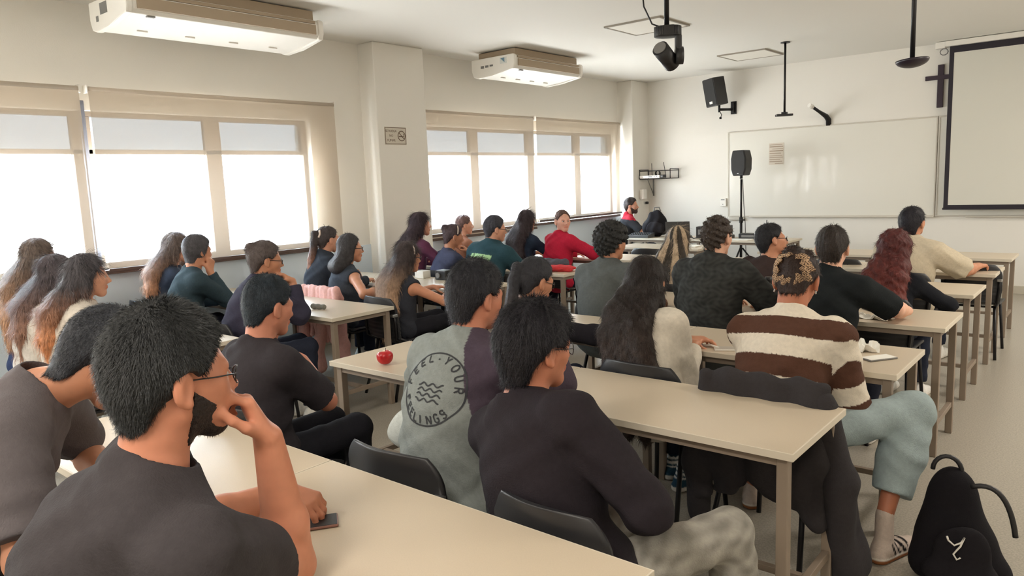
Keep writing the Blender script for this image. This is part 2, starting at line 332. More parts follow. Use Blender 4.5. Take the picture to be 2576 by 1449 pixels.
bm = BM(); tube(bm, [(-.13, -.2, -.05), (-.1, -.2, -.1), (-.12, -.2, -.14)], .006, 6); tube(bm, [(-.12, -.2, -.13), (-.12, -.2, -.16)], .018, 8); obj('knob', bm, M_blackmetal, r)
# poles with ceiling devices
def pole(x, y, z0, r_, name, label):
    r = empty(name, (x, y, z0), label=label, cat='ceiling device')
    bm = BM(); tube(bm, [(0, 0, 0), (0, 0, ZC-z0)], r_, 12); obj('pole', bm, M_blackmetal, r)
    bm = BM(); tube(bm, [(0, 0, ZC-z0-.012), (0, 0, ZC-z0)], r_*4.2, 16); obj('ceiling_plate', bm, M_blackmetal, r)
    return r
r = pole(-2.05, 3.87, 2.46, .014, 'hanging_camera', 'black swivelling camera hanging from a ceiling pole, centre top')
e1 = Matrix.Rotation(math.radians(35), 4, 'Z')
bm = BM(); b2 = BM(); prism(b2, rrect(-.07, -.055, .08, .055, .05, 8), 2, -.055, .0, bev=.006); join(bm, b2, 0, e1, True); obj('base', bm, M_black, r)
bm = BM(); box(bm, (.045, -.035, -.19), (.08, .035, -.04), .015, M=e1); tube(bm, [(.045, 0, -.16), (.088, 0, -.16)], .048, 18, M=e1); obj('yoke', bm, M_black, r)
bm = BM(); tube(bm, [(0.035, .045, -.2), (-.045, -.06, -.125)], .046, 20, M=e1); obj('camera_head', bm, M_black, r)
bm = BM(); tube(bm, [(-.0455, -.0605, -.1245), (-.049, -.066, -.121)], .036, 20, M=e1); obj('lens', bm, M_grey, r, label='grey lens cover')
bm = BM(); tube(bm, [(0, -.02, .71), (-.03, -.03, .6), (-.1, -.05, .42), (-.125, -.055, .26), (-.115, -.05, .12), (-.07, -.04, .02), (-.03, -.02, 0)], .0045, 6); tube(bm, [(-.12, -.055, .17), (-.125, -.055, .25)], .014, 8); obj('cable', bm, M_blackmetal, r)
r = pole(-1.2, 5.75, 2.35, .016, 'hanging_microphone', 'dark ceiling pole with a shallow dish at its end, left of the projection screen')
bm = BM(); b2 = BM(); bmesh.ops.create_uvsphere(b2, u_segments=32, v_segments=12, radius=.105)
for v in b2.verts: v.co.z = v.co.z*(.5 if v.co.z < 0 else .08); 
join(bm, b2, 0, Matrix.Translation((0, 0, 0)) @ Matrix.Rotation(-.06, 4, 'Y'), True); obj('dish', bm, mat('dish_dark', sr(38, 28, 40), .35), r)
r = pole(-3.3, 9.2, 2.33, .013, 'ceiling_mount', 'thin black ceiling pole ending in a small flat plate, above the whiteboard')
bm = BM(); box(bm, (-.1, -.05, -.03), (.09, .05, -.005), .004, M=Matrix.Rotation(math.radians(35), 4, 'Z')); box(bm, (-.03, -.03, -.01), (.03, .03, .02), .004); obj('plate', bm, M_blackmetal, r)
# short wall arm
r = empty('bent_bracket', (-3.34, YF, 2.38), label='short bent black arm with white tip above the whiteboard', cat='bracket')
bm = BM(); tube(bm, [(0, -.005, -.13), (0, -.01, -.05), (-.02, -.06, 0), (-.07, -.2, .06), (-.12, -.32, .12)], [.035, .038, .034, .022, .02], 12); obj('arm', bm, M_blackmetal, r)
bm = BM(); tube(bm, [(-.12, -.32, .12), (-.15, -.38, .145)], .03, 12); obj('tip', bm, M_white, r)
# equipment shelf in the corner
r = empty('wall_shelf', (-6.02, YF, 1.6), label='black wire wall shelf in the front corner', cat='shelf')
bm = BM()
for y in (-.02, -.3):
    for z in (0, .13): tube(bm, [(-.19, y, z), (.36, y, z)], .007, 6)
for x in (-.19, .36):
    tube(bm, [(x, -.3, 0), (x, -.3, .15), (x, -.02, .15), (x, -.02, 0)], .007, 6)
for k in range(11):
    x = -.19+k*.055; tube(bm, [(x, -.02, 0), (x, -.3, 0)], .004, 5)
obj('basket', bm, M_blackmetal, r)
bm = BM(); tube(bm, [(-.1, -.01, 0), (-.1, -.01, -.28)], .012, 6); tube(bm, [(-.1, -.02, -.25), (-.1, -.2, -.01)], .008, 6); obj('support', bm, M_grey, r)
r = empty('wireless_receiver', (-6.05, YF-.28, 1.612), label='white wireless receiver with two antennas on the corner shelf', cat='receiver')
obj('case', box(BM(), (-.14, -.06, 0), (.22, .12, .045), .006), M_white, r)
bm = BM(); box(bm, (.02, -.064, .014), (.09, -.059, .032), .001); box(bm, (-.09, -.064, .018), (-.08, -.059, .028)); box(bm, (.12, -.064, .016), (.135, -.059, .03)); box(bm, (.16, -.064, .016), (.175, -.059, .03)); obj('display', bm, M_grey, r)
bm = BM(); tube(bm, [(.0, .1, .03), (-.005, .1, .24)], .005, 6); obj('antenna', bm, M_black, r)
bm = BM(); tube(bm, [(.25, .1, .03), (.21, .1, .25)], .005, 6); obj('antenna', bm, M_black, r)
obj('power_block', box(BM(), (.225, -.04, 0), (.28, .06, .05), .006), M_black, r)
r = empty('cable_coil', (-6.0, YF-.08, 1.64), label='small coil of black cable on the corner shelf', cat='cable')
bm = BM(); tube(bm, [(.05*math.cos(a*.5)*.8, .02*math.sin(a*.21), .05+.045*math.sin(a*.5)) for a in range(38)], .007, 6); obj('coil', bm, M_black, r)
# small wall boxes
r = empty('wall_dispenser', (-6.22, 10.8, 1.27), label='white box on the corner pillar beside the seated presenter', cat='dispenser')
obj('case', box(BM(), (0, -.06, 0), (.08, .06, .17), .015), M_white, r); obj('side_panel', box(BM(), (.0, .06, .02), (.06, .075, .15), .004), M_grey, r)
bm = BM(); tube(bm, [(.02, .1, -.03), (.06, .1, -.03)], .022, 10); obj('wall_sensor', bm, M_black, label='small black round sensor under the white box in the corner', cat='sensor', loc=(-6.22, 10.82, 1.24))
r = empty('thermostat', (-4.89, YF, 1.13), label='small white control box on the front wall left of the whiteboard', cat='thermostat')
obj('case', box(BM(), (-.05, -.04, 0), (.05, 0, .13), .008), M_white, r); obj('slot', box(BM(), (-.035, -.0415, .1), (.025, -.039, .112)), M_grey, r); obj('button', box(BM(), (-.01, -.0425, .03), (.005, -.039, .042)), M_grey, r)
# no smoking sign on the pillar (x = -6.25)
r = empty('no_smoking_sign', (-6.25, 5.545, 2.19), label='small no smoking sign with lettering on the pillar between the windows', cat='sign')
M_sign = mat('sign_plate', sr(206, 198, 184), .6); M_ink = mat('sign_ink', sr(120, 100, 84), .7); T = Matrix(((0, 0, 1, 0), (1, 0, 0, 0), (0, 1, 0, 0), (0, 0, 0, 1)))
obj('plate', box(BM(), (0, -.155, -.095), (.006, .155, .095), .002), M_sign, r)
bm = BM(); t = .006
for lo, hi in (((-.15, -.09), (.15, -.09+t)), ((-.15, .09-t), (.15, .09)), ((-.15, -.09+t), (-.15+t, .09-t)), ((.15-t, -.09+t), (.15, .09-t))): box(bm, (.0055, *lo), (.0075, *hi))
obj('border', bm, M_ink, r)
bm = BM()
for s, z in (('SE RUEGA', .05), ('NO', 0), ('FUMAR', -.05)): textbm(bm, s, .036, T @ Matrix.Translation((-.065, z, .0068)))
obj('lettering', bm, M_ink, r)
bm = BM(); tube(bm, [(.007, .085+.052*math.cos(a*math.pi/16), .052*math.sin(a*math.pi/16)) for a in range(33)], .0045, 5); tube(bm, [(.007, .048, .036), (.007, .122, -.036)], .004, 5)
box(bm, (.0055, .045, -.012), (.0085, .105, .0)); box(bm, (.0055, .11, -.012), (.0085, .122, .0)); tube(bm, [(.007, .12, .004), (.007, .112, .014), (.007, .12, .026)], .003, 5); obj('cigarette_symbol', bm, M_ink, r)
# speaker on a tripod stand
X0, Y0 = -4.35, 10.42
r = empty('speaker_stand', (X0, Y0, 0), label='black tripod stand in front of the whiteboard', cat='stand')
bm = BM(); tube(bm, [(0, 0, .12), (0, 0, .95)], .019, 12); tube(bm, [(0, 0, .95), (0, 0, 1.55)], .014, 12); obj('pole', bm, M_blackmetal, r)
bm = BM(); tube(bm, [(0, 0, .92), (0, 0, 1.0)], .028, 12); tube(bm, [(.02, 0, .96), (.06, 0, .96)], .01, 8); obj('collar', bm, M_blackmetal, r)
for k in range(3):
    a = math.radians(20+120*k); bm = BM(); tube(bm, [(.02*math.cos(a), .02*math.sin(a), .55), (.42*math.cos(a), .42*math.sin(a), .02)], .012, 8); tube(bm, [(.02*math.cos(a), .02*math.sin(a), .18), (.25*math.cos(a), .25*math.sin(a), .24)], .008, 6); obj('leg', bm, M_blackmetal, r)
bm = BM(); tube(bm, [(.02, 0, 1.55), (.03, .02, 1.2), (.05, .03, .9), (.06, .05, .3), (.05, .06, .01)], .006, 6); obj('cable', bm, M_grey, r)
r = empty('loudspeaker', (X0, Y0, 1.6), rz=math.radians(-4), label='black loudspeaker on the tripod stand in front of the whiteboard', cat='speaker')
bm = BM(); b2 = BM(); prism(b2, [(-.085, 0), (.085, 0), (.115, .09), (.118, .24), (.09, .36), (-.09, .36), (-.118, .24), (-.115, .09)], 1, -.1, .1, bev=.015); join(bm, b2); obj('cabinet', bm, M_black, r)
bm = BM(); prism(bm, [(-.075, .02), (.075, .02), (.1, .1), (.102, .24), (.078, .34), (-.078, .34), (-.102, .24), (-.1, .1)], 1, -.106, -.099); obj('grille', bm, bpy.data.materials['speaker_grille'], r)
bm = BM(); box(bm, (-.012, -.108, .03), (.012, -.105, .036)); obj('badge', bm, M_silver, r)
bm = BM(); tube(bm, [(0, 0, -.045), (0, 0, .01)], .02, 10); obj('socket', bm, M_blackmetal, r)
# ------------------------------------------------------------ tables
def make_table(L):
    D = .565; r = empty('classroom_table', (0, 0, 0))
    bm = BM(); box(bm, (.004, .004, .726), (L-.004, D-.004, .75), .0015); tt_ = obj('tabletop', bm, M_top, r)
    bm = BM(); t = .006
    for lo, hi in (((0, 0), (L, t)), ((0, D-t), (L, D)), ((0, t), (t, D-t)), ((L-t, t), (L, D-t))): box(bm, (*lo, .724), (*hi, .7495), .0012)
    obj('edge_band', bm, M_edge, tt_)
    bm = BM(); e = .03; q = .038
    box(bm, (e, e, .69), (L-e, e+.02, .724), .001); box(bm, (e, D-e-.02, .69), (L-e, D-e, .724), .001); box(bm, (e, e+.02, .69), (e+.02, D-e-.02, .724), .001); box(bm, (L-e-.02, e+.02, .69), (L-e, D-e-.02, .724), .001)
    obj('apron', bm, M_leg, r)
    for x in (e-.005, L-e-q+.005):
        for y in (e-.005, D-e-q+.005): obj('leg', box(BM(), (x, y, 0), (x+q, y+q, .722), .003), M_leg, r)
        obj('side_rail', box(BM(), (x+.006, e+q-.005, .17), (x+q-.006, D-e-q+.005, .2), .002), M_leg, r)
    obj('long_rail', box(BM(), (e+q-.01, D/2-.013, .172), (L-e-q+.01, D/2+.013, .198), .002), M_leg, r)
    return r
proto = {L: make_table(L) for L in (1.195,)}
used = set()
def table(x0, y0, label, rz=0):
    L = 1.195; p = proto[L]
    if L in used: p = copy_tree(p)
    used.add(L); p.location = (x0, y0, 0); p.rotation_euler = (0, 0, math.radians(rz)); tag(p, label, 'table', 'classroom tables'); return p
RA = [.825, 2.255, 3.40, 4.53, 5.79, 6.96, 8.13]
who = ['nearest the camera, running out of the bottom of the picture', 'with two small screw heads, behind the boy in the dark sweater', 'under the crumpled papers, in front of the striped shirt', 'with a dark phone on it, in front of the curly haired boy in grey', 'in front of the red curly hair', 'in front of the boy in the cream shirt', 'empty, closest to the whiteboards']
xr = [-.78, -.768, -.725, -.735, -.78, -.795, -.81]
for i, y in enumerate(RA):
    table(xr[i]-1.195, y, 'right-hand table at the floor aisle, '+['nearest the camera', 'second from the camera', 'under crumpled papers beside the striped shirt', 'where the boy in black rests his elbow', 'in front of the red curly hair', 'just right of the boy in the cream shirt', 'farthest from the camera'][i])
    table(xr[i]-2.395, y, ['nearest table, at the elbow and phone of the man in glasses', 'table carrying the bitten red apple', 'table with the white spray bottle, beside the long dark hair', 'table before the curly haired boy in grey', 'table before the girl with striped blonde hair', 'table left of the boy in the cream shirt, sixth row', 'last row table left of the empty aisle table'][i])
RB = [1.78, 3.045, 4.42, 5.62, 6.9, 8.2]
for i, y in enumerate(RB):
    xe = -4.19 if i < 4 else -4.05
    xe = [-4.17, -4.2, -4.2, -4.08, -4.12, -3.96][i]
    table(xe-1.195, y, ['window-side table at the left edge, hidden behind the men in front', 'window-side table with a small grey pencil case on it', 'window-side table in front of the girl in sleeveless black', 'window-side table with the red bag on it', 'window-side table in front of the girl in the red sweater', 'window-side table ending next to the presenter desk'][i])
    if i < 5: table(xe-2.395, y, ['table under the first window, in front of the three long haired girls', 'table under the first window sill, in front of the backlit pair', 'table beside the pillar, in front of the ponytailed girl', 'table by the window past the pillar, in front of the burgundy top', 'table below the last blinds, in front of the window girl with bun'][i])
# presenter desk
table(-5.75, 9.5, 'presenter desk in the front corner loaded with black equipment')
table(-4.52, 9.42, 'table right of the presenter desk with black cases on it')
# ------------------------------------------------------------ chairs
def sheet(f, nu, nv, t):      # curved sheet of thickness t; f(u,v) -> point, u,v in 0..1
    P = [[Vector(f(i/nu, j/nv)) for j in range(nv+1)] for i in range(nu+1)]
    bm = BM(); N = [[None]*(nv+1) for _ in range(nu+1)]
    for i in range(nu+1):
        for j in range(nv+1):
            a = P[min(i+1, nu)][j]-P[max(i-1, 0)][j]; b = P[i][min(j+1, nv)]-P[i][max(j-1, 0)]; N[i][j] = a.cross(b).normalized()
    A = [[bm.verts.new(P[i][j]+N[i][j]*t/2) for j in range(nv+1)] for i in range(nu+1)]; B = [[bm.verts.new(P[i][j]-N[i][j]*t/2) for j in range(nv+1)] for i in range(nu+1)]
    for i in range(nu):
        for j in range(nv):
            bm.faces.new([A[i][j], A[i+1][j], A[i+1][j+1], A[i][j+1]]).smooth = True; bm.faces.new([B[i][j], B[i][j+1], B[i+1][j+1], B[i+1][j]]).smooth = True
    for i in range(nu): bm.faces.new([A[i][0], B[i][0], B[i+1][0], A[i+1][0]]); bm.faces.new([A[i][nv], A[i+1][nv], B[i+1][nv], B[i][nv]])
    for j in range(nv): bm.faces.new([A[0][j], A[0][j+1], B[0][j+1], B[0][j]]); bm.faces.new([A[nu][j], B[nu][j], B[nu][j+1], A[nu][j+1]])
    return bm
def make_chair():
    r = empty('stacking_chair', (0, 0, 0))
    def seat(u, v):
        w = .21*(1-.25*max(0, abs(v-.5)*2-.75)*4*.3); x = (u-.5)*2*w; y = -.2+.42*v
        return (x, y, .445+.015*(2*u-1)**2 - .03*max(0, (v-.8)/.2)**2 + .03*max(0, (.15-v)/.15))
    obj('seat', sheet(seat, 20, 20, .012), M_chair, r)
    def back(u, v):
        s = 2*u-1; w = .222 if v < .72 else .222*math.sqrt(max(.0, 1-((v-.72)/.28)**2*.42)); w *= .93+.07*min(1, v*3)
        z = .475+.33*v - .012*abs(s)**3*(v > .6); y = -.235-.045*v + .05*s*s
        k = v*22; y -= .004*(1 if v < .42 and (k % 2.2) < .7 else 0)
        return (s*w, y, z)
    obj('backrest', sheet(back, 24, 44, .012), M_chair, r, smooth=False)
    for s in (-1, 1):
        bm = BM(); tube(bm, [(s*.17, .2, .43), (s*.2, .23, .0)], .012, 8); obj('leg', bm, M_blackmetal, r)
        bm = BM(); tube(bm, [(s*.17, -.14, .43), (s*.205, -.27, .0)], .012, 8); obj('leg', bm, M_blackmetal, r)
        bm = BM(); tube(bm, [(s*.17, .2, .43), (s*.175, -.12, .425), (s*.195, -.225, .48), (s*.205, -.225, .6), (s*.207, -.24, .675)], .011, 8); sf_ = obj('side_frame', bm, M_blackmetal, r)
        bm = BM(); box(bm, (s*.207-.018, -.262, .66), (s*.207+.018, -.215, .682), .004); obj('clip', bm, M_silver, sf_, label='silver clip')
    bm = BM(); tube(bm, [(-.17, .18, .425), (.17, .18, .425)], .01, 8); tube(bm, [(-.17, -.12, .425), (.17, -.12, .425)], .01, 8); obj('cross_bars', bm, M_blackmetal, r)
    return r
chair0 = make_chair(); chair_n = [0]
def chair(x, y, rz, label):
    if not label: return
    p = chair0 if chair_n[0] == 0 else copy_tree(chair0); chair_n[0] += 1
    p.location = (x, y, 0); p.rotation_euler = (0, 0, math.radians(rz)); tag(p, label, 'chair', 'black stacking chairs'); return p
# ------------------------------------------------------------ organic shapes: smooth unions meshed by surface nets
A_ = lambda *p: np.array(p, dtype=np.float32)
def nrm(v): v = np.asarray(v, dtype=np.float32); return v/(np.linalg.norm(v)+1e-9)
def Cn(a, b, ra, rb=None, k=.02): return ('c', np.float32(a), np.float32(b), ra, ra if rb is None else rb, k)
def El(c, r, R=None, k=.02): return ('e', np.float32(c), np.float32(r), R, k)
def Cut(pr): return ('-', pr)                      # smooth subtraction of one shape
def pd(P, pr):
    if pr[0] == 'c':
        _, a, b, ra, rb, k = pr; ab = b-a; L = float(ab@ab)+1e-9; q = P-a; t = np.clip(q@ab/L, 0, 1); q = q-t[:, None]*ab
        return np.sqrt(np.einsum('ij,ij->i', q, q))-(ra+(rb-ra)*t)
    if pr[0] == 'cc':                             # cone cut flat at b
        _, a, b, ra, rb, k = pr; return np.maximum(pd(P, ('c', a, b+(b-a)*.3, ra, rb+(rb-ra)*.3, k)), (P-b)@nrm(b-a))
    _, c, r, R, k = pr; q = P-c
    if R is not None: q = q@R
    k0 = np.sqrt(np.einsum('ij,ij->i', q/r, q/r)); k1 = np.sqrt(np.einsum('ij,ij->i', q/(r*r), q/(r*r)))
    return k0*(k0-1)/(k1+1e-9)
def sph(pr):
    if pr[0] in ('c', 'cc'): return (pr[1]+pr[2])/2, float(np.linalg.norm(pr[1]-pr[2]))*.66+max(pr[3], pr[4])
    return pr[1], float(max(pr[2]))
def field(prims, P, margin):
    d = np.full(len(P), 1.0, np.float32)
    for pr in prims:
        neg = pr[0] == '-'
        if neg: pr = pr[1]
        k = pr[5] if pr[0] in ('c', 'cc') else pr[4]
        c, r = sph(pr); q = P-c; m = np.einsum('ij,ij->i', q, q) < (r+k+margin)**2
        if not m.any(): continue
        x = pd(P[m], pr); a = d[m]
        if neg: h = np.maximum(k-np.abs(a+x), 0)/k; d[m] = np.maximum(a, -x)+h*h*k/4
        else: h = np.maximum(k-np.abs(a-x), 0)/k; d[m] = np.minimum(a, x)-h*h*k/4
    return d
def smax(a, b, k): h = np.maximum(k-np.abs(a-b), 0)/k; return np.maximum(a, b)+h*h*k/4
def smin(a, b, k): h = np.maximum(k-np.abs(a-b), 0)/k; return np.minimum(a, b)-h*h*k/4
def bounds(prims, pad):
    lo = np.full(3, 1e9); hi = -lo
    for pr in prims:
        if pr[0] == '-': continue
        if pr[0] in ('c', 'cc'):
            R_ = max(pr[3], pr[4]); pts = [pr[1], pr[2]]
            for p in pts: lo = np.minimum(lo, p-R_); hi = np.maximum(hi, p+R_)
        else:
            R_ = max(pr[2]) if pr[3] is not None else pr[2]; lo = np.minimum(lo, pr[1]-R_); hi = np.maximum(hi, pr[1]+R_)
    return lo-pad, hi+pad
def nets(fn, lo, hi, h):
    B = 6; H = B*h; nb = np.maximum(np.ceil((hi-lo)/H).astype(int), 1)
    g = np.stack(np.meshgrid(*[np.arange(n) for n in nb], indexing='ij'), -1).reshape(-1, 3)
    cen = (lo+(g+.5)*H).astype(np.float32); dc = fn(cen, H); act = np.abs(dc) < H*1.05
    D = np.where(dc.reshape(nb) < 0, -H, H).astype(np.float32)
    D = np.repeat(np.repeat(np.repeat(D, B, 0), B, 1), B, 2)
    o = np.stack(np.meshgrid(*[np.arange(B)]*3, indexing='ij'), -1).reshape(-1, 3)
    idx = (g[act][:, None, :]*B+o[None]).reshape(-1, 3)
    for s in range(0, len(idx), 400000):
        i = idx[s:s+400000]; P = (lo+i*h).astype(np.float32); D[i[:, 0], i[:, 1], i[:, 2]] = fn(P, H)
    s = (D < 0)
    c = np.zeros(np.array(D.shape)-1, np.int8)
    for a in (0, 1):
        for b in (0, 1):
            for e in (0, 1): c += s[a:D.shape[0]-1+a, b:D.shape[1]-1+b, e:D.shape[2]-1+e]
    cells = np.argwhere((c > 0) & (c < 8)); sh = c.shape
    flat = (cells[:, 0]*sh[1]+cells[:, 1])*sh[2]+cells[:, 2]
    cor = np.array([[a, b, e] for a in (0, 1) for b in (0, 1) for e in (0, 1)])
    V = np.stack([D[cells[:, 0]+q[0], cells[:, 1]+q[1], cells[:, 2]+q[2]] for q in cor], 1)
    acc = np.zeros((len(cells), 3)); cnt = np.zeros(len(cells))
    for i in range(8):
        for j in range(i+1, 8):
            if np.abs(cor[i]-cor[j]).sum() != 1: continue
            m = (V[:, i] < 0) != (V[:, j] < 0); t = V[m, i]/(V[m, i]-V[m, j]); acc[m] += cor[i]+t[:, None]*(cor[j]-cor[i]); cnt[m] += 1
    verts = lo+(cells+acc/cnt[:, None])*h
    quads = []
    for ax in range(3):
        b, e = [(1, 2), (2, 0), (0, 1)][ax]
        s0 = s[tuple(slice(0, -1) if i == ax else slice(1, -1) for i in range(3))]; s1 = s[tuple(slice(1, None) if i == ax else slice(1, -1) for i in range(3))]
        for sgn in (0, 1):
            q = np.argwhere((s0 != s1) & (s0 == bool(sgn)))
            if not len(q): continue
            q = q+np.array([0 if i == ax else 1 for i in range(3)])
            db = np.zeros(3, int); db[b] = 1; de = np.zeros(3, int); de[e] = 1
            cs = [q-db-de, q-de, q, q-db]; ids = []
            for z in cs:
                f = (z[:, 0]*sh[1]+z[:, 1])*sh[2]+z[:, 2]; ids.append(np.searchsorted(flat, f))
            ids = np.stack(ids, 1)
            if not sgn: ids = ids[:, ::-1]
            quads.append(ids)
    return verts, np.concatenate(quads)
def npmesh(name, V, F, m, cols=None, parent=None, loc=None, tris=None, smooth=True, **k):
    me = bpy.data.meshes.new(name); nt_ = 0 if tris is None else len(tris); nq = len(F)
    me.vertices.add(len(V)); me.vertices.foreach_set('co', np.ascontiguousarray(V, np.float32).ravel())
    L_ = F.ravel() if not nt_ else np.concatenate([F.ravel(), tris.ravel()])
    me.loops.add(len(L_)); me.loops.foreach_set('vertex_index', L_.astype(np.int32)); me.polygons.add(nq+nt_)
    st = np.concatenate([np.arange(nq)*4, nq*4+np.arange(nt_)*3]).astype(np.int32)
    me.polygons.foreach_set('loop_start', st)
    me.polygons.foreach_set('use_smooth', np.full(nq+nt_, smooth)); me.update(calc_edges=True); me.validate()
    me.materials.append(m)
    if cols is not None:
        a = me.color_attributes.new('Col', 'FLOAT_COLOR', 'POINT'); c = np.ones((len(V), 4), np.float32); c[:, :3] = cols; a.data.foreach_set('color', c.ravel())
    o = bpy.data.objects.new(name, me); COL.objects.link(o)
    if parent: o.parent = parent
    if loc is not None: o.location = loc
    return tag(o, **k)
def normals(V, F):
    n = np.cross(V[F[:, 2]]-V[F[:, 0]], V[F[:, 3]]-V[F[:, 1]]); N = np.zeros_like(V)
    for i in range(4): np.add.at(N, F[:, i], n)
    return N/(np.linalg.norm(N, axis=1)[:, None]+1e-9)
def blades(V, N, T, n, ln, wd, lift, col):       # n thin tapering strands rooted on the surface
    i = rng.integers(0, len(V), n); p = V[i]; t = T[i]+N[i]*lift+rng.normal(0, .25, (n, 3)); t /= np.linalg.norm(t, axis=1)[:, None]
    l = ln*rng.uniform(.5, 1.2, n)[:, None]; s = np.cross(t, N[i]); s /= np.linalg.norm(s, axis=1)[:, None]+1e-9; s = s*wd
    t2 = T[i]+N[i]*(lift*.3)+rng.normal(0, .15, (n, 3)); t2 /= np.linalg.norm(t2, axis=1)[:, None]
    p = p-N[i]*.002; m = p+t*l*.55; e = m+t2*l*.45
    P = np.concatenate([p-s, p+s, m+s*.7, m-s*.7, e]); k = np.arange(n)
    return P, np.stack([k, k+n, k+2*n, k+3*n], 1), np.stack([k+3*n, k+2*n, k+4*n], 1), np.tile(col[i], (5, 1))
# ------------------------------------------------------------ people
def hframe(yaw, pitch, tilt):
    y, p, t = map(math.radians, (yaw, pitch, tilt)); F0 = np.array([-math.sin(y), math.cos(y), 0]); X = np.array([math.cos(y), math.sin(y), 0]); Z = np.array([0, 0, 1.])
    F = F0*math.cos(p)-Z*math.sin(p); U = F0*math.sin(p)+Z*math.cos(p)
    return X*math.cos(t)-U*math.sin(t), F, U*math.cos(t)+X*math.sin(t)
def ik(Sh, T, l1, l2, pole):
    d = T-Sh; L_ = np.linalg.norm(d); L2 = min(L_, (l1+l2)*.985); d = d/L_; T = Sh+d*L2; a = (l1*l1-l2*l2+L2*L2)/(2*L2); h = math.sqrt(max(l1*l1-a*a, 0))
    pole = np.array(pole, float); pole = pole-d*(pole@d); pole /= np.linalg.norm(pole)+1e-9; return Sh+d*a+pole*h, T
def rotv(v, ax, a): return v*math.cos(a)+np.cross(ax, v)*math.sin(a)+ax*(ax@v)*(1-math.cos(a))
def hand(Wr, fd, pn, s, curl=.5, sc=1., spread=.06, thumb=.6):
    fd = np.array(fd, float); fd /= np.linalg.norm(fd); pn = np.array(pn, float); pn = pn-fd*(pn@fd); pn /= np.linalg.norm(pn); th = -s*np.cross(pn, fd); ax = np.cross(fd, pn)
    out = []; k = .006
    for i, (off, ln, base) in enumerate([(.031, .072, .088), (.010, .080, .092), (-.011, .073, .088), (-.030, .058, .080)]):
        b = Wr+fd*base*sc+th*off*sc; out.append(Cn(Wr+fd*.01*sc+th*off*.55*sc, b, .0145*sc, .0115*sc, .016))
        d = fd+th*(off*spread*20); d /= np.linalg.norm(d); p = b; c = curl*(1+.12*i)
        for j, (f, r) in enumerate(((.45, .0092), (.3, .0085), (.25, .0076))):
            d = rotv(d, ax, c*(.9 if j == 0 else 1.1)); q = p+d*ln*f*sc; out.append(Cn(p, q, r*sc, (r-.0006)*sc, k)); p = q
    b = Wr+fd*.025*sc+th*.022*sc+pn*.008*sc; d = nrm(fd*.75+th*.75+pn*thumb).astype(float); q = b+d*.042*sc; out.append(Cn(b, q, .0155*sc, .0115*sc, .014))
    d = nrm(fd*.9+th*.25+pn*thumb).astype(float); q2 = q+d*.032*sc; out.append(Cn(q, q2, .0105*sc, .0095*sc, k)); d = nrm(fd+pn*thumb*.7).astype(float); out.append(Cn(q2, q2+d*.024*sc, .0095*sc, .008*sc, k))
    out.append(El(Wr+fd*.05*sc+pn*.004*sc, A_(.036, .045, .013)*sc, np.stack([th, fd, pn], 1).astype(np.float32), .012))
    return out
SKIN = dict(tan=sr(196, 138, 108), light=sr(222, 172, 146), brown=sr(170, 112, 86), rose=sr(214, 158, 132))
PEOPLE = {}
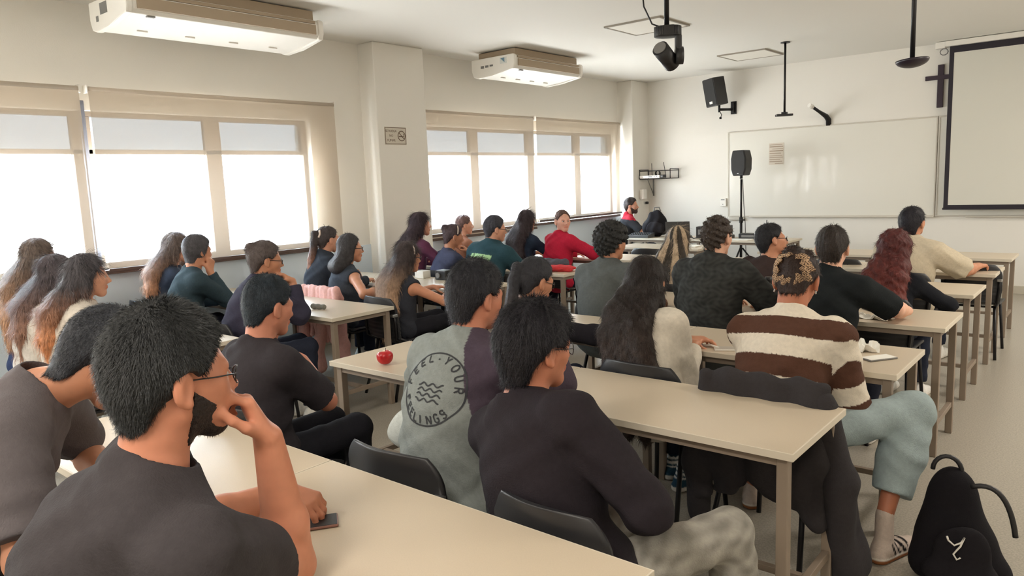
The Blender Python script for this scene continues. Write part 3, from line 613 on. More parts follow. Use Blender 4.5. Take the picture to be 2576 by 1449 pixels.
def person(pid, top, label, byaw=-5, lean=(0, .12), hyaw=-30, pitch=5, tilt=0, s=1., fem=False, h=.008, skin='tan', hair='short', hcol=(30, 26, 26), hcol2=None, hl=.4,
           cloth='t_shirt', ccol=(40, 40, 44), sleeve=.62, cfun=None, R=('table', {}), Lh=('table', {}), legs=(38, 42, 56), glasses=False, beard=None, fuzz=1., wid=1., legopt=None,
           collar=None, neckr=.064, eyes=False, hood=False, shoe=(230, 228, 222), hem=0., loose=.013, tt=.022, ts=.012, fringe=False, legh=.014, ears=True, shofs=(0, 0), bl=.026, wav=.005, nofs=(0, 0, 0), groove=1., lift=.32, nape=.006):
    X, F, U = (v.astype(float) for v in (np.array([math.cos(math.radians(byaw)), math.sin(math.radians(byaw)), 0]), np.array([-math.sin(math.radians(byaw)), math.cos(math.radians(byaw)), 0]), np.array([0, 0, 1.])))
    hX, hF, hU = hframe(hyaw, pitch, tilt); HM = np.stack([hX, hF, hU], 1)
    top = np.array(top, float); Hc0 = top-np.array([0, 0, (.104+tt)*s]); N0 = Hc0-.045*(hF*.6+F*.4)*s-.178*s*nrm(hU*.45+U*.55)-F*.01+np.array(nofs)
    P0 = np.array([N0[0], N0[1], 0])-X*lean[0]-F*lean[1]; root = np.array([P0[0], P0[1], 0.])
    Pv = np.array([0, 0, .545]); N = N0-root; Hc = Hc0-root; T = (N-Pv); TL = np.linalg.norm(T); T = T/TL; TF = nrm(np.cross(T, X)*1.0).astype(float)
    if TF@F < 0: TF = -TF
    TX = np.cross(TF, T); TR = np.stack([TX, TF, T], 1).astype(np.float32)
    sw = (.172 if not fem else .15)*s*wid; bw = wid*(1 if not fem else .9)
    Sj = {}; 
    for q in (1, -1): Sj[q] = N+TX*q*sw-T*.052+TF*.012+(TF*shofs[0 if q == 1 else 1])
    hd = lambda x, y, z: Hc+HM@np.array([x, y, z])*s
    hr = lambda pr: pr
    HR = HM.astype(np.float32)
    # torso
    tor = lambda e=0.: [El(Pv-U*.02+F*.01, A_(.165*bw+e, .125+e, .12+e), TR, .05), El(Pv+T*TL*.36-TF*.012, A_(.14*bw+e, .108*bw+e, .19+e), TR, .07),
                        El(Pv+T*(TL-.19)-TF*.02, A_(.158*bw+e, .112*bw+e, .19+e), TR, .06), Cn(Sj[1]-TX*.02, Sj[-1]+TX*.02, .058+e, None, .06),
                        Cn(N+T*.02, N-T*.05+TX*sw*.62, .044+e, .052+e, .05), Cn(N+T*.02, N-T*.05-TX*sw*.62, .044+e, .052+e, .05)]
    arms = {}
    for q, (mode, o) in ((1, R), (-1, Lh)):
        if mode == 'table': tg = Pv*0+F*o.get('f', .43)+X*q*o.get('x', .13)+U*.79; fd = F*.7-X*q*.55; pn = -U; pole = X*q*.8-U*.5-F*.1; cu = .35
        elif mode == 'lap': tg = F*.26+X*q*.1+U*.66; fd = F*.7-X*q*.6-U*.1; pn = -U; pole = X*q*.7-F*.7-U*.2; cu = .5
        elif mode == 'cheek': tg = hd(q*.075, .06, -.155); fd = hU*.95-hX*q*.05+hF*.12; pn = -q*hX-hF*.35; pole = -U+F*.3+X*q*.2; cu = .75
        elif mode == 'mouth': tg = hd(q*.05, .17, -.13); fd = hU*.45-hF*.75-hX*q*.25; pn = -hF*.5-hU*.6; pole = -U+F*.1+X*q*.3; cu = .8
        elif mode == 'shoulder': tg = N+TF*.1-TX*q*.02-T*.06; fd = -TX*q*.9+T*.4-TF*.1; pn = -TF-T*.5; pole = X*q-U*.8+F*.3; cu = .3
        elif mode == 'cross': tg = F*.3+U*.86-X*q*.08; fd = -X*q; pn = -F; pole = X*q*.7-U*.6; cu = .4
        else: tg = fd = None; pn = -U; pole = X*q-U; cu = .5
        if 'w' in o: tg = np.array(o['w'])-root
        if 'fd' in o: fd = np.array(o['fd'], float)
        if 'pn' in o: pn = np.array(o['pn'], float)
        if 'pole' in o: pole = np.array(o['pole'], float)
        cu = o.get('curl', cu)
        l1, l2 = (.29*s, .255*s) if not fem else (.27*s, .235*s)
        if 'e' in o: E = np.array(o['e'])-root; Wt = tg
        else: E, Wt = ik(Sj[q], tg, l1, l2, pole)
        arms[q] = (Sj[q], E, Wt, fd, pn, cu, o)
    af = 1. if not fem else .84; af *= wid
    armp = []
    for q, (a, e, w, fd, pn, cu, o) in arms.items():
        armp += [Cn(a, e, .05*af, .039*af, .03), Cn(e, e+(w-e)*.35, .041*af, .042*af, .02), Cn(e+(w-e)*.35, w, .041*af, .026*af, .02)]
        armp += hand(w, fd, pn, q, cu, .98*s if not fem else .88*s, thumb=o.get('thumb', .6))
    nr = (.056 if not fem else .045)*s
    E_ = lambda c, r, k=.02, R_=None: El(hd(*c), A_(*r)*s, HR if R_ is None else R_, k)
    C_ = lambda a, b, ra, rb=None, k=.02: Cn(hd(*a), hd(*b), ra*s, (ra if rb is None else rb)*s, k)
    jw = .9 if fem else 1.
    head = [E_((0, -.012, .022), (.074, .094, .088)), C_((0, .035, -.02), (0, .062*jw, -.088), .052, .024, .03), C_((.045*jw, .005, -.055), (.012, .066, -.093), .02, .017, .03), C_((-.045*jw, .005, -.055), (-.012, .066, -.093), .02, .017, .03),
            E_((0, .03, -.02), (.062, .06, .06), .03), Cn(hd(0, -.022, -.06), N-T*.03, nr*1.0, nr*1.12, .03), C_((0, -.03, -.03), (0, -.035, -.09), .05, .045, .03),
            C_((-.04, .07, .018), (.04, .07, .018), .013, None, .015), C_((0, .086, .008), (0, .108, -.028), .007, .0105, .01), C_((.011, .096, -.034), (-.011, .096, -.034), .0085, None, .008),
            C_((-.016, .09, -.058), (.016, .09, -.058), .0065, None, .008), C_((-.013, .088, -.067), (.013, .088, -.067), .0068, None, .008), C_((.045, .055, -.015), (.04, .06, -.03), .016, .014, .02), C_((-.045, .055, -.015), (-.04, .06, -.03), .016, .014, .02),
            Cut(C_((-.017, .1, -.0625), (.017, .1, -.0625), .0022, None, .004)), Cut(E_((.031, .092, .0), (.016, .014, .0105), .01)), Cut(E_((-.031, .092, .0), (.016, .014, .0105), .01))]
    for q in (1, -1):
        er = np.stack([rotv(hX, hU, q*.35), rotv(hF, hU, q*.35), hU], 1).astype(np.float32)
        head += [E_((q*.081, -.012, -.008), (.011, .021, .034), .007, er), Cut(E_((q*.092, -.004, -.006), (.0075, .011, .021), .005, er)), E_((q*.081, -.004, -.036), (.008, .009, .01), .006, er)]
    root_e = empty('person', tuple(root), label=label, cat='person', group='seated students and presenter')
    sk = np.array(SKIN[skin]) if isinstance(skin, str) else np.array(sr(*skin))
    body = tor(-.004)+armp+head
    fn = lambda P, m: field(body, P, m)
    lo, hi = bounds(body, .02); V, Fq = nets(fn, lo, hi, h)
    q_ = (V-Hc)@HM/s; col = np.tile(sk, (len(V), 1))
    lips = (np.abs(q_[:, 0]) < .024) & (q_[:, 1] > .075) & (q_[:, 2] > -.074) & (q_[:, 2] < -.051); col[lips] *= np.array([.92, .72, .72])
    npmesh('body', V, Fq, M_skin, col, root_e)
    if eyes:
        for q in (1, -1):
            bm = BM(); bmesh.ops.create_uvsphere(bm, u_segments=14, v_segments=10, radius=.0100*s)
            for v in bm.verts: v.co += Vector(hd(q*.031, .0765, -.001))
            for f in bm.faces: f.smooth = True
            eo = obj('eye', bm, M_eyew, root_e)
            bm = BM(); bmesh.ops.create_uvsphere(bm, u_segments=12, v_segments=8, radius=.0055*s)
            for v in bm.verts: v.co += Vector(hd(q*.0285, .0825, -.001))
            obj('iris', bm, M_eyed, eo)
            bm = BM(); tube(bm, [hd(q*(.014+.0095*i), .0845-.0022*i*i*.8, .017+.003*math.sin(i)) for i in range(4)], [.003*s, .0036*s, .003*s, .0015*s], 6); obj('eyebrow', bm, M_eyed, root_e)
    # hair
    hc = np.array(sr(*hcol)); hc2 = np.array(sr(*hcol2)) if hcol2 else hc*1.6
    curly = hair == 'curly'; longh = hair in ('long', 'bob', 'wavy')
    hx, ex = (tt, ts)
    tail = []
    Bk = N-TF*.085*bw
    if longh:
        c0 = hd(0, -.045, .0); c1 = hd(0, -.06, -.12); ww = 1.15 if hair == 'wavy' else 1.
        for j in (-1, 0, 1):
            p0 = c0+hX*j*.035*s; p1 = c1*.5+Bk*.5+hX*j*.055*s-TF*.03; pts = [p0, p1]
            if hair != 'bob':
                p2 = Bk-T*.05+TX*j*.068*ww-TF*.055; p3 = Bk-T*(hl*.55)+TX*j*.078*ww-TF*.05; p4 = Bk-T*hl*(1 if j == 0 else .93)+TX*j*.078*ww-TF*.03; p1 = p1-TF*.01; pts = [p0, p1, p2, p3, p4]
            else: pts += [c1+hX*j*.055*s-hU*hl*.25]
            rr = [.058, .06*ww, .056*ww, .05*ww, .026]
            for i in range(len(pts)-1): tail.append(Cn(pts[i], pts[i+1], rr[i], rr[i+1] if hair != 'bob' else .045, .03))
        for q in (1, -1): tail += [C_((q*.062, -.01, .02), (q*.072, -.025, -.085), .024, .028, .02)]
    elif hair == 'pony':
        pts = [hd(0, -.1, .055), hd(0, -.135, .05), hd(0, -.14, -.02), Bk-T*.02-TF*.03, Bk-T*hl*.6-TF*.03, Bk-T*hl-TF*.01]
        for i in range(5): tail.append(Cn(pts[i], pts[i+1], [.02, .027, .034, .036, .03][i], [.027, .034, .036, .03, .01][i], .015))
    elif hair == 'bun':
        tail += ([E_((.0, -.105, .07), (.04, .036, .038), .012), E_((-.03, -.1, .05), (.025, .025, .03), .01)] if pid != 'P25' else [E_((-.01, -.07, .095), (.045, .04, .03), .02), E_((.03, -.05, .1), (.03, .03, .022), .015)])
    def hfn(P, m):
        q = ((P-Hc.astype(np.float32))@HR)/s
        cap = pd(q.astype(np.float32), ('e', A_(0, -.014, .024), A_(.075+ex, .096+ex, .087+hx), None, .02))
        nap = pd(q.astype(np.float32), ('c', A_(0, -.045, -.02), A_(0, -.045, -.072-nape), .053+ex*.6, .045+ex*.4, .02)); cap = smin(cap, nap, .03)
        if ears and not longh: cap = cap+np.clip(.03-q[:, 2], 0, .09)*.3*min(1.4, ts/.018)*np.clip((q[:, 1]+.065)/.04, 0, 1)
        fc = (q[:, 1]-.026-.42*q[:, 2])*.92; lc = -(q[:, 2]+(.012 if ears else .06)+nape*np.clip((-q[:, 1]-.02)/.05, 0, 1)-(.8 if ears else .62)*q[:, 1])*.8 if not longh else -(q[:, 2]+.12)
        if fringe: fc = np.where(q[:, 2] > .03, np.minimum(fc, (q[:, 1]-.2)), fc+0*q[:, 0]); fc = np.where(q[:, 2] > .03, fc, fc)
        d = smax(smax(cap, fc, .008), lc, .01)
        if ears and not longh:
            for sg in (1, -1): d = smax(d, -pd(q.astype(np.float32), ('e', A_(sg*.09, -.002, -.016), A_(.04, .026, .04), None, 0)), .006)
        d = d*s
        if tail:
            t_ = field(tail, P, m)
            if longh: t_ = smax(t_, (q[:, 1]-.03-.0*q[:, 2])*s, .01)
            d = smin(d, t_, .015)
        th = np.arctan2(q[:, 0], -(q[:, 1]+.01)); w = np.clip((q[:, 2]+.06)/.08, 0, 1)
        st = np.sin(34*th+3*np.sin(7*th)+9*q[:, 2])*w+(1-w)*np.sin(q[:, 0]*230+2.5*np.sin(q[:, 2]*(26 if hair == 'wavy' else 9)+q[:, 0]*30))
        if curly or hair == 'wavy':
            a = .0075 if curly else wav; f_ = 190 if curly else 120; z = P
            n3 = np.sin(z[:, 0]*f_+2*np.sin(z[:, 1]*f_*.6))*np.sin(z[:, 1]*f_*.9+2*np.sin(z[:, 2]*f_*.5))+.7*np.sin(z[:, 2]*f_*.8+z[:, 0]*f_*.5)
            return d-a*n3
        return d-.0016*groove*st*min(1, h/.004) - .003*np.sin(5*th+q[:, 2]*20)
    hl_, hh_ = bounds([E_((0, 0, 0), (.14, .15, .14))]+tail, .03); V, Fq = nets(hfn, hl_, hh_, h)
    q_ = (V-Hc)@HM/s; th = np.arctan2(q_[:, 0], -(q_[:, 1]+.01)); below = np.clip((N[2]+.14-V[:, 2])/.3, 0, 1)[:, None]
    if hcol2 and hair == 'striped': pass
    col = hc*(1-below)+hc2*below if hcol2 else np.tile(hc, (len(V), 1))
    if pid == 'P21':
        sx_ = th*.075; stp = np.sin(sx_*105+1.0*np.sin(q_[:, 2]*8)+1.2*np.sin(sx_*37)) > .15; col = np.where(stp[:, None], np.array(sr(186, 164, 138)), hc)
    if pid == 'P25':   # leopard scarf band wrapped round the head is its own part below
        pass
    Nn = normals(V, Fq); crown = np.array([0, -.03, .1]); dv = q_-crown; T_ = dv@HM.T if not longh and hair != 'pony' else np.tile(-U, (len(V), 1))
    if longh or hair == 'pony': mm = (q_[:, 2] > -.03)[:, None]; T_ = np.where(mm, (dv@HM.T)*12, T_)
    T_ = T_-Nn*np.einsum('ij,ij->i', T_, Nn)[:, None]; T_ /= np.linalg.norm(T_, axis=1)[:, None]+1e-9
    if curly: T_ = rng.normal(0, 1, T_.shape)
    nf = int(fuzz*{.004: 9000, .005: 5000, .006: 3500}.get(h, 2600)*((1.6 if h < .0062 else 3.5) if longh else 1))
    br = rng.uniform(.7, 1.35, (len(V), 1)); 
    if ears and not longh: ok_ = np.min([np.sum(((q_-np.array([sg*.09, -.002, -.016]))/np.array([.055, .036, .052]))**2, 1) for sg in (1, -1)], 0) > 1
    else: ok_ = np.ones(len(V), bool)
    P2, Q2, T2, c2 = blades(V[ok_], Nn[ok_], T_[ok_], nf, (bl if not longh else (.05 if hair == 'wavy' else .03 if hair == 'bob' else .09))*(1 if not curly else .8), max(.0006, h*.16), lift if not longh else .1, (col*br)[ok_])
    V2 = np.concatenate([V, P2]); F2 = np.concatenate([Fq, Q2+len(V)])
    npmesh('hair', V2, F2, M_hair, np.concatenate([col, c2]), root_e, tris=T2+len(V))
    # garment
    cc = np.array(sr(*ccol)); sho = loose
    cl = tor(sho)
    cl[0] = El(Pv-U*(.02-hem)+F*.01, A_(.165*bw+sho+.008, .125+sho+.006, .11+sho), TR, .05)
    for q, (a, e, w, fd, pn, cu, o) in arms.items():
        if sleeve <= 0: continue
        if sleeve <= 1: b = a+(e-a)*sleeve; cl.append(('cc', np.float32(a), np.float32(b), .056*af+sho, .054*af+sho, .035))
        else:
            cl += [Cn(a, e, .053*af+sho, .046*af+sho*.9, .035), ('cc', np.float32(e), np.float32(e+(w-e)*min(1, sleeve-1)), .047*af+sho*.8, .033*af+sho*.6, .03)]
    if collar: cl.append(Cn(N+T*.03-TF*.012, N+T*.05-TF*.008, .07 if not fem else .062, .063 if not fem else .056, .012))
    if hood: cl += [El(N-TF*.075+T*.0, A_(.105, .055, .07), TR, .03), Cn(N+T*.02+TX*.06-TF*.03, N+T*.02-TX*.06-TF*.03, .045, None, .03)]
    nk = ('c', np.float32(N+T*(.052 if not collar else .064)+TF*.01), np.float32(N+T*.3+TF*.05), (neckr if not collar else .0605)*(1 if not fem else .93), .11, .012)
    ph = rng.uniform(0, 6, 6)
    def cfn(P, m):
        d = field(cl, P, m); d = smax(d, -pd(P, nk), .008)
        if sleeve <= 0:
            for q in (1, -1): d = smax(d, -pd(P, ('c', np.float32(Sj[q]+TX*q*.055-T*.02), np.float32(Sj[q]+TX*q*.2), .07, .1, .01)), .01)
        a = np.sin(P@A_(22, 13, 47)+ph[0]+1.7*np.sin(P@A_(17, -21, 9)+ph[1])); b = np.sin(P@A_(-35, 28, 31)+ph[2]+1.5*np.sin(P@A_(9, 15, -23)+ph[3])); c = np.sin(P@A_(7, 9, 12)+ph[4])
        return d-(.0040*a*(.6+.4*c)+.0024*b)-.0015*np.sin(P@A_(60, 41, 75)+2*c)*(.5+.5*a)
    lo, hi = bounds(cl, .02); V, Fq = nets(cfn, lo, hi, max(h, .005))
    col = np.tile(cc, (len(V), 1))
    ctx = dict(N=N, T=T, TX=TX, TF=TF, arms=arms, Pv=Pv, TL=TL, fn=cfn, root=root, hd=hd, HM=HM, Hc=Hc, s=s, e=root_e, Sj=Sj)
    if cfun: col = cfun(V, col, ctx)
    npmesh(cloth, V, Fq, M_cloth, col, root_e)
    if collar: pass
    # legs
    lg = []; lo_ = legopt or {}
    for q in (1, -1):
        kn, an, fdir = lo_.get(q, (F*.44+X*q*.1+U*.54, F*.42+X*q*.11+U*.09, F))
        kn, an, fdir = (np.array(v, float) for v in (kn, an, fdir))
        if lo_: kn = kn-root; an = an-root; kn[2] = lo_[q][0][2]; an[2] = lo_[q][1][2]
        lg.append((q, kn, an, fdir))
    r0 = .082*(1 if not fem else .95)*min(wid, 1.05); cut = lo_.get('cut', 1.)
    lp = [El(Pv-U*.02+F*.02, A_(.16*bw, .125, .095), None, .05)]
    for q, kn, an, fdir in lg:
        lp += [Cn(Pv-U*.03+X*q*.085, kn, r0, .062*lo_.get('fat', 1), .03), Cn(kn, kn+(an-kn)*.45, .063*lo_.get('fat', 1), .062*lo_.get('fat', 1)*lo_.get('flare', 1), .03), ('cc', np.float32(kn+(an-kn)*.45*min(1, cut)), np.float32(kn+(an-kn)*(cut if cut < 1 else .93)), .058*lo_.get('fat', 1)*lo_.get('flare', 1), .05*lo_.get('fat', 1)*lo_.get('flare', 1), .02)]
    def lfn(P, m):
        d = field(lp, P, m); a = np.sin(P@A_(25, 33, 41)+ph[5]+2*np.sin(P@A_(14, -18, 22))); return d-.003*a
    lo, hi = bounds(lp, .02); V, Fq = nets(lfn, lo, hi, legh)
    col = np.tile(np.array(sr(*legs)), (len(V), 1))
    if lo_.get('cf'): col = lo_['cf'](V, col, ctx)
    npmesh('trousers', V, Fq, M_cloth, col, root_e)
    for q, kn, an, fdir in lg:
        fdir = nrm(fdir).astype(float); sd = np.cross(fdir, U); g = an*1.0; g[2] = .0
        RR = np.stack([sd, fdir, U], 1).astype(np.float32)
        if cut < 1:
            lo, hi = bounds([Cn(kn, an, .06)], .02); V, Fq = nets(lambda P, m: field([Cn(kn, an, .05, .034, .02)], P, m), lo, hi, .009); npmesh('lower_leg', V, Fq, M_skin, np.tile(sk, (len(V), 1)), root_e)
        sp_ = [Cn(g+fdir*-.02+U*.045, g+fdir*.1+U*.035, .038, .034, .03), Cn(g+fdir*.1+U*.035, g+fdir*.165+U*.028, .036, .026, .03), Cn(g+U*.05, an*1.0, .038, .036, .03)]
        so_ = [Cn(g-fdir*.03+U*.02, g+fdir*.17+U*.02, .042, .038, .01)]
        def sfn(P, m): d = np.minimum(field(sp_, P, m), field(so_, P, m)); return np.maximum(d, -(P[:, 2]-.004))
        lo, hi = bounds(sp_+so_, .02); V, Fq = nets(sfn, lo, hi, max(.008, min(h*1.2, .012)))
        c = np.tile(np.array(sr(*shoe)), (len(V), 1)); c[V[:, 2] < .028] = sr(225, 220, 210)
        if lo_.get('sf'): c = lo_['sf'](V, c, g, fdir, sd)
        npmesh('shoe', V, Fq, M_cloth, c, root_e)
    if glasses:
        bm = BM(); rr = .0016 if h > .005 else .0014
        if h > .006: rr = .0022
        for q in (1, -1):
            pts = [hd(q*.031+.021*math.cos(a*math.pi/10), .104-.012*abs(math.cos(a*math.pi/10) if q*math.cos(a*math.pi/10) > 0 else 0), -.004+.0165*math.sin(a*math.pi/10)) for a in range(21)]; tube(bm, pts, rr, 6)
            tube(bm, [hd(q*.053, .092, .002), hd(q*.072, .05, .004), hd(q*.08, .0, .006), hd(q*.081, -.02, -.01)], rr*1.1, 6)
        tube(bm, [hd(-.01, .105, .0), hd(0, .108, .003), hd(.01, .105, .0)], rr, 6); obj('glasses', bm, M_glass_rim, root_e)
    if beard:
        bp = [C_((0, .035, -.02), (0, .062, -.088), .0525, .0255, .03), C_((.045, .005, -.055), (.012, .066, -.093), .0215, .0185, .03), C_((-.045, .005, -.055), (-.012, .066, -.093), .0215, .0185, .03), C_((-.014, .0905, -.05), (.014, .0905, -.05), .006, None, .01), C_((0, .02, -.085), (0, .04, -.092), .03, .024, .02)]
        def bfn(P, m):
            q = ((P-Hc.astype(np.float32))@HR)/s; d = field(head, P, m)-.0028
            zl = -.056+np.clip(.062-q[:, 1], 0, .06)*.75; g_ = np.maximum(np.maximum(q[:, 2]-zl, .006-q[:, 1]), -(q[:, 2]+.125)); mo = np.maximum(np.maximum(np.abs(q[:, 0])-.027, np.abs(q[:, 2]+.046+.25*np.abs(q[:, 0]))-.006), .07-q[:, 1]); d = smax(d, np.minimum(g_, mo)*s, .003); d = smax(d, -pd(q.astype(np.float32), ('e', A_(0, .1, -.064), A_(.021, .02, .0105), None, 0))*s, .003)
            return d-.0008*np.sin(P[:, 2]*900)*np.sin(P[:, 0]*800)
        lo, hi = bounds(bp, .02); V, Fq = nets(bfn, lo, hi, max(.004, h*.8)); col = np.tile(np.array(sr(*beard)), (len(V), 1)); Nn = normals(V, Fq)
        P2, Q2, T2, c2 = blades(V, Nn, np.tile(-hU, (len(V), 1)), 1500 if h < .006 else 200, .007, .0005, .5, col)
        npmesh('beard', np.concatenate([V, P2]), np.concatenate([Fq, Q2+len(V)]), M_hair, np.concatenate([col, c2]), root_e, tris=T2+len(V))
    PEOPLE[pid] = ctx
    return ctx
# ------------------------------------------------------------ the people
def plate(q, e, hh):  pass
def c_p25(V, col, c):                   # brown and cream rugby stripes
    br = np.array(sr(84, 56, 44)); cr = np.array(sr(222, 212, 196)); N, T = c['N'], c['T']; u = (V-N)@T
    out = np.where((((-u+.012) % .178) < .089)[:, None], br, cr)
    for q in (1, -1):
        a, e, w = c['arms'][q][:3]; far = ((V-N)@c['TX'])*q > .172; L1 = np.linalg.norm(e-a); t1 = ((V-a)@(e-a))/L1**2; t2 = ((V-e)@(w-e))/(w-e).dot(w-e); s_ = np.where(t2 > .12, L1+t2*np.linalg.norm(w-e), np.clip(t1, -.3, 1.1)*L1)
        da = np.linalg.norm(V-a-(np.clip(t1, 0, 1)[:, None])*(e-a), axis=1); db = np.linalg.norm(V-e-(np.clip(t2, 0, 1)[:, None])*(w-e), axis=1); m = (np.minimum(da, db) < .085) & (far | (t2 > .1) & (db < .07) | (t1 > .35) & (da < .075))
        st = np.where((((s_+.06) % .17) < .085)[:, None], br, cr); st[t2 > .88] = cr; out[m] = st[m]
    nd = np.linalg.norm(V-(N+T*.04), axis=1); out[(u > .012) & (nd < .105)] = cr
    return out
def c_p29(V, col, c):                   # grey body, dark plum raglan sleeves
    N, T = c['N'], c['T']; x = (V-N)@c['TX']; u = (V-N)@T; out = col.copy(); d = np.array(sr(72, 62, 74))
    out[(x > .075+(-u)*.38) & (u > -.42)] = d
    return out
def c_p16(V, col, c):
    N, T, TX = c['N'], c['T'], c['TX']; x = (V-N)@TX; u = (V-N)@T; f = (V-N)@c['TF']; m = (f < 0) & (np.abs(x+.0) < .12) & (u < -.09) & (u > -.235); out = col.copy(); out[m] = np.array(sr(168, 206, 158))
    m2 = m & (np.abs(u+.13+.012*np.sin(x*60)) < .004) | m & (np.abs(u+.18+.01*np.sin(x*45)) < .004); out[m2] = np.array(sr(120, 150, 110)); return out
def c_p28(V, col, c): return col
def c_p31jeans(V, col, c):
    n = np.sin(V[:, 0]*60+3*np.sin(V[:, 2]*40))*np.sin(V[:, 1]*50+2*np.sin(V[:, 0]*35)); return col*(1+.28*n[:, None])
def c_p22(V, col, c):
    n = np.sin(V[:, 0]*70+3*np.sin(V[:, 2]*60))*np.sin(V[:, 2]*80+2*np.sin(V[:, 0]*55)); out = col*(1+.35*n[:, None]); u = (V-c['N'])@c['T']; out[u < -.43] = np.array(sr(92, 96, 96)); return out
def c_p9(V, col, c):
    N, T, TX = c['N'], c['T'], c['TX']; x = (V-N)@TX; u = (V-N)@T; f = (V-N)@c['TF']; out = col.copy(); n = np.sin(x*90+2*np.sin(u*70))*np.sin(u*80+np.sin(x*50)); m = (f < 0) & ((x+.06)**2+(u+.2)**2 < .09**2) & (n > .1); out[m] = np.array(sr(104, 100, 84)); return out
def c_p20(V, col, c):
    N, T, TX = c['N'], c['T'], c['TX']; u = (V-N)@T; x = (V-N)@TX; f = (V-N)@c['TF']; out = col.copy(); out[u > -.03] = np.array(sr(186, 40, 56)); out[(f > 0) & (abs(x+.06) < .02) & (u < -.12) & (u > -.19)] = np.array(sr(225, 220, 210)); return out
def stripes_shoe(V, c, g, fdir, sd):
    f = (V-g)@fdir; z = V[:, 2]; c = c.copy(); m = (z > .03) & (z < .085) & (((f+z*.5-.03) % .032) < .015) & (f > .0) & (f < .11); c[m] = sr(25, 22, 24); c[z < .022] = sr(150, 96, 60); return c
def teal_shoe(V, c, g, fdir, sd):
    z = V[:, 2]; f = (V-g)@fdir; c = c.copy(); c[(z > .03)] = sr(40, 70, 88); c[(z > .07) & (((z*90) % 2) < 1)] = sr(215, 215, 212); c[z < .03] = sr(205, 200, 192); return c
dk = (40, 43, 50)
def P(*a, **k):
    if ONLY and a[0] not in ONLY: return
    return person(*a, **k)
ONLY = None
# --- nearest row
P('P1', (-1.40, .64, 1.43), 'man in round glasses and dark grey tee, hand at his mouth', byaw=-24, lean=(.02, .26), shofs=(.08, 0), hyaw=-7, pitch=4, s=1.06, h=.004, skin=(202, 136, 108), hair='short', hcol=(46, 47, 48), cloth='t_shirt', ccol=(62, 58, 60), sleeve=.62, loose=.02, wid=1.17,
  R=('x', dict(e=(-1.40, .86, .80), w=(-1.355, .80, 1.125), fd=(-.2, -.3, .9), pn=(-.35, -.85, -.3), curl=.8, thumb=.5)), Lh=('x', dict(w=(-1.735, 1.06, .82), fd=(.8, .3, -.2), pn=(.1, .1, -1), pole=(-.6, 0, -1), curl=.6)), glasses=True, beard=(44, 36, 34), eyes=True, tt=.03, ts=.018, fuzz=2.6, bl=.019, lift=.75, groove=.25, legs=(45, 45, 50))
P('P2', (-2.15, .80, 1.335), 'person at the left edge in a faded grey tee, head bowed', byaw=-30, lean=(.02, .3), hyaw=-4, pitch=42, s=1.04, h=.005, bl=.016, lift=.6, fuzz=2.5, groove=.3, nape=.03, nofs=(-.07, -.05, .075), hcol=(52, 54, 60), ccol=(96, 90, 92), sleeve=.85, loose=.022, wid=1.08, tt=.026, ts=.016, legs=(36, 38, 48))
P('P31', (-1.31, 1.66, 1.293), 'boy with glasses and thick black hair in a dark sweater, centre foreground', byaw=-10, lean=(-.15, -.04), hyaw=-17, pitch=6, s=1.02, h=.004, skin=(196, 128, 100), hcol=(30, 28, 34), cloth='sweater', ccol=(38, 33, 38), sleeve=1.95, loose=.02, wid=1.1, tt=.034, ts=.03, neckr=.068, glasses=True,
  R=('lap', dict(pole=(.75, -.45, -.3))), Lh=('lap', {}), legs=(150, 146, 138), legopt={1: ((-.9, 2.06, .53), (-.86, 2.12, .09), (.2, 1, 0)), -1: ((-1.24, 2.09, .53), (-1.3, 2.18, .09), (0, 1, 0)), 'fat': 1.18, 'flare': 1.1, 'cf': c_p31jeans}, legh=.008, nape=.02, fuzz=2., bl=.03, lift=.35, groove=.6, eyes=True)
P('P9', (-2.81, 1.72, 1.281), 'boy with short dark hair in a charcoal tee, chin on his hand', byaw=0, lean=(-.02, .04), hyaw=0, pitch=12, s=1.03, h=.005, skin=(196, 132, 108), fuzz=2., bl=.018, lift=.5, groove=.4, hcol=(38, 46, 54), ccol=(50, 46, 50), sleeve=.85, cfun=c_p9, loose=.018, tt=.024, R=('cross', {}), Lh=('cheek', {}), legs=(28, 28, 34), eyes=True)
P('P29', (-1.81, 1.95, 1.36), 'boy in a grey shirt with a round slogan print on its back', byaw=2, lean=(.0, .2), hyaw=-10, pitch=8, s=1.0, h=.005, skin=(198, 132, 106), fuzz=2., bl=.024, lift=.5, groove=.5, nape=.014, hcol=(42, 42, 48), cloth='raglan_shirt', ccol=(132, 138, 136), sleeve=1.9, cfun=c_p29, loose=.022, tt=.03, ts=.018, R=('mouth', dict(w=(-1.68, 2.2, 1.12))), Lh=('table', {}), legs=(70, 84, 96), wid=1.05, eyes=True)
# --- second right hand row
P('P25', (-1.12, 3.30, 1.278), 'student in a brown and cream striped rugby shirt, leopard headband, head bent', byaw=-6, s=1.07, lean=(-.02, .17), hyaw=5, pitch=26, h=.005, skin=(176, 112, 84), hair='bun', hcol=(52, 38, 34), cloth='rugby_shirt', ccol=(222, 212, 196), sleeve=1.97, cfun=c_p25, loose=.024, collar=True, wid=1.1, legs=(150, 164, 166), shoe=(196, 180, 168), tt=.016,
  legopt={1: ((-.66, 3.42, .6), (-.71, 3.2, .2), (.35, .9, 0)), -1: ((-1.2, 3.5, .56), (-1.36, 3.4, .1), (-.3, .9, 0)), 'cut': .8, 'fat': 1.3, 'flare': 1.2, 'sf': stripes_shoe}, legh=.008, R=('table', dict(x=.03, f=.36, pole=(.75, -.5, -.8))), Lh=('table', dict(x=-.02, f=.38, pole=(-.2, -.35, -1))))
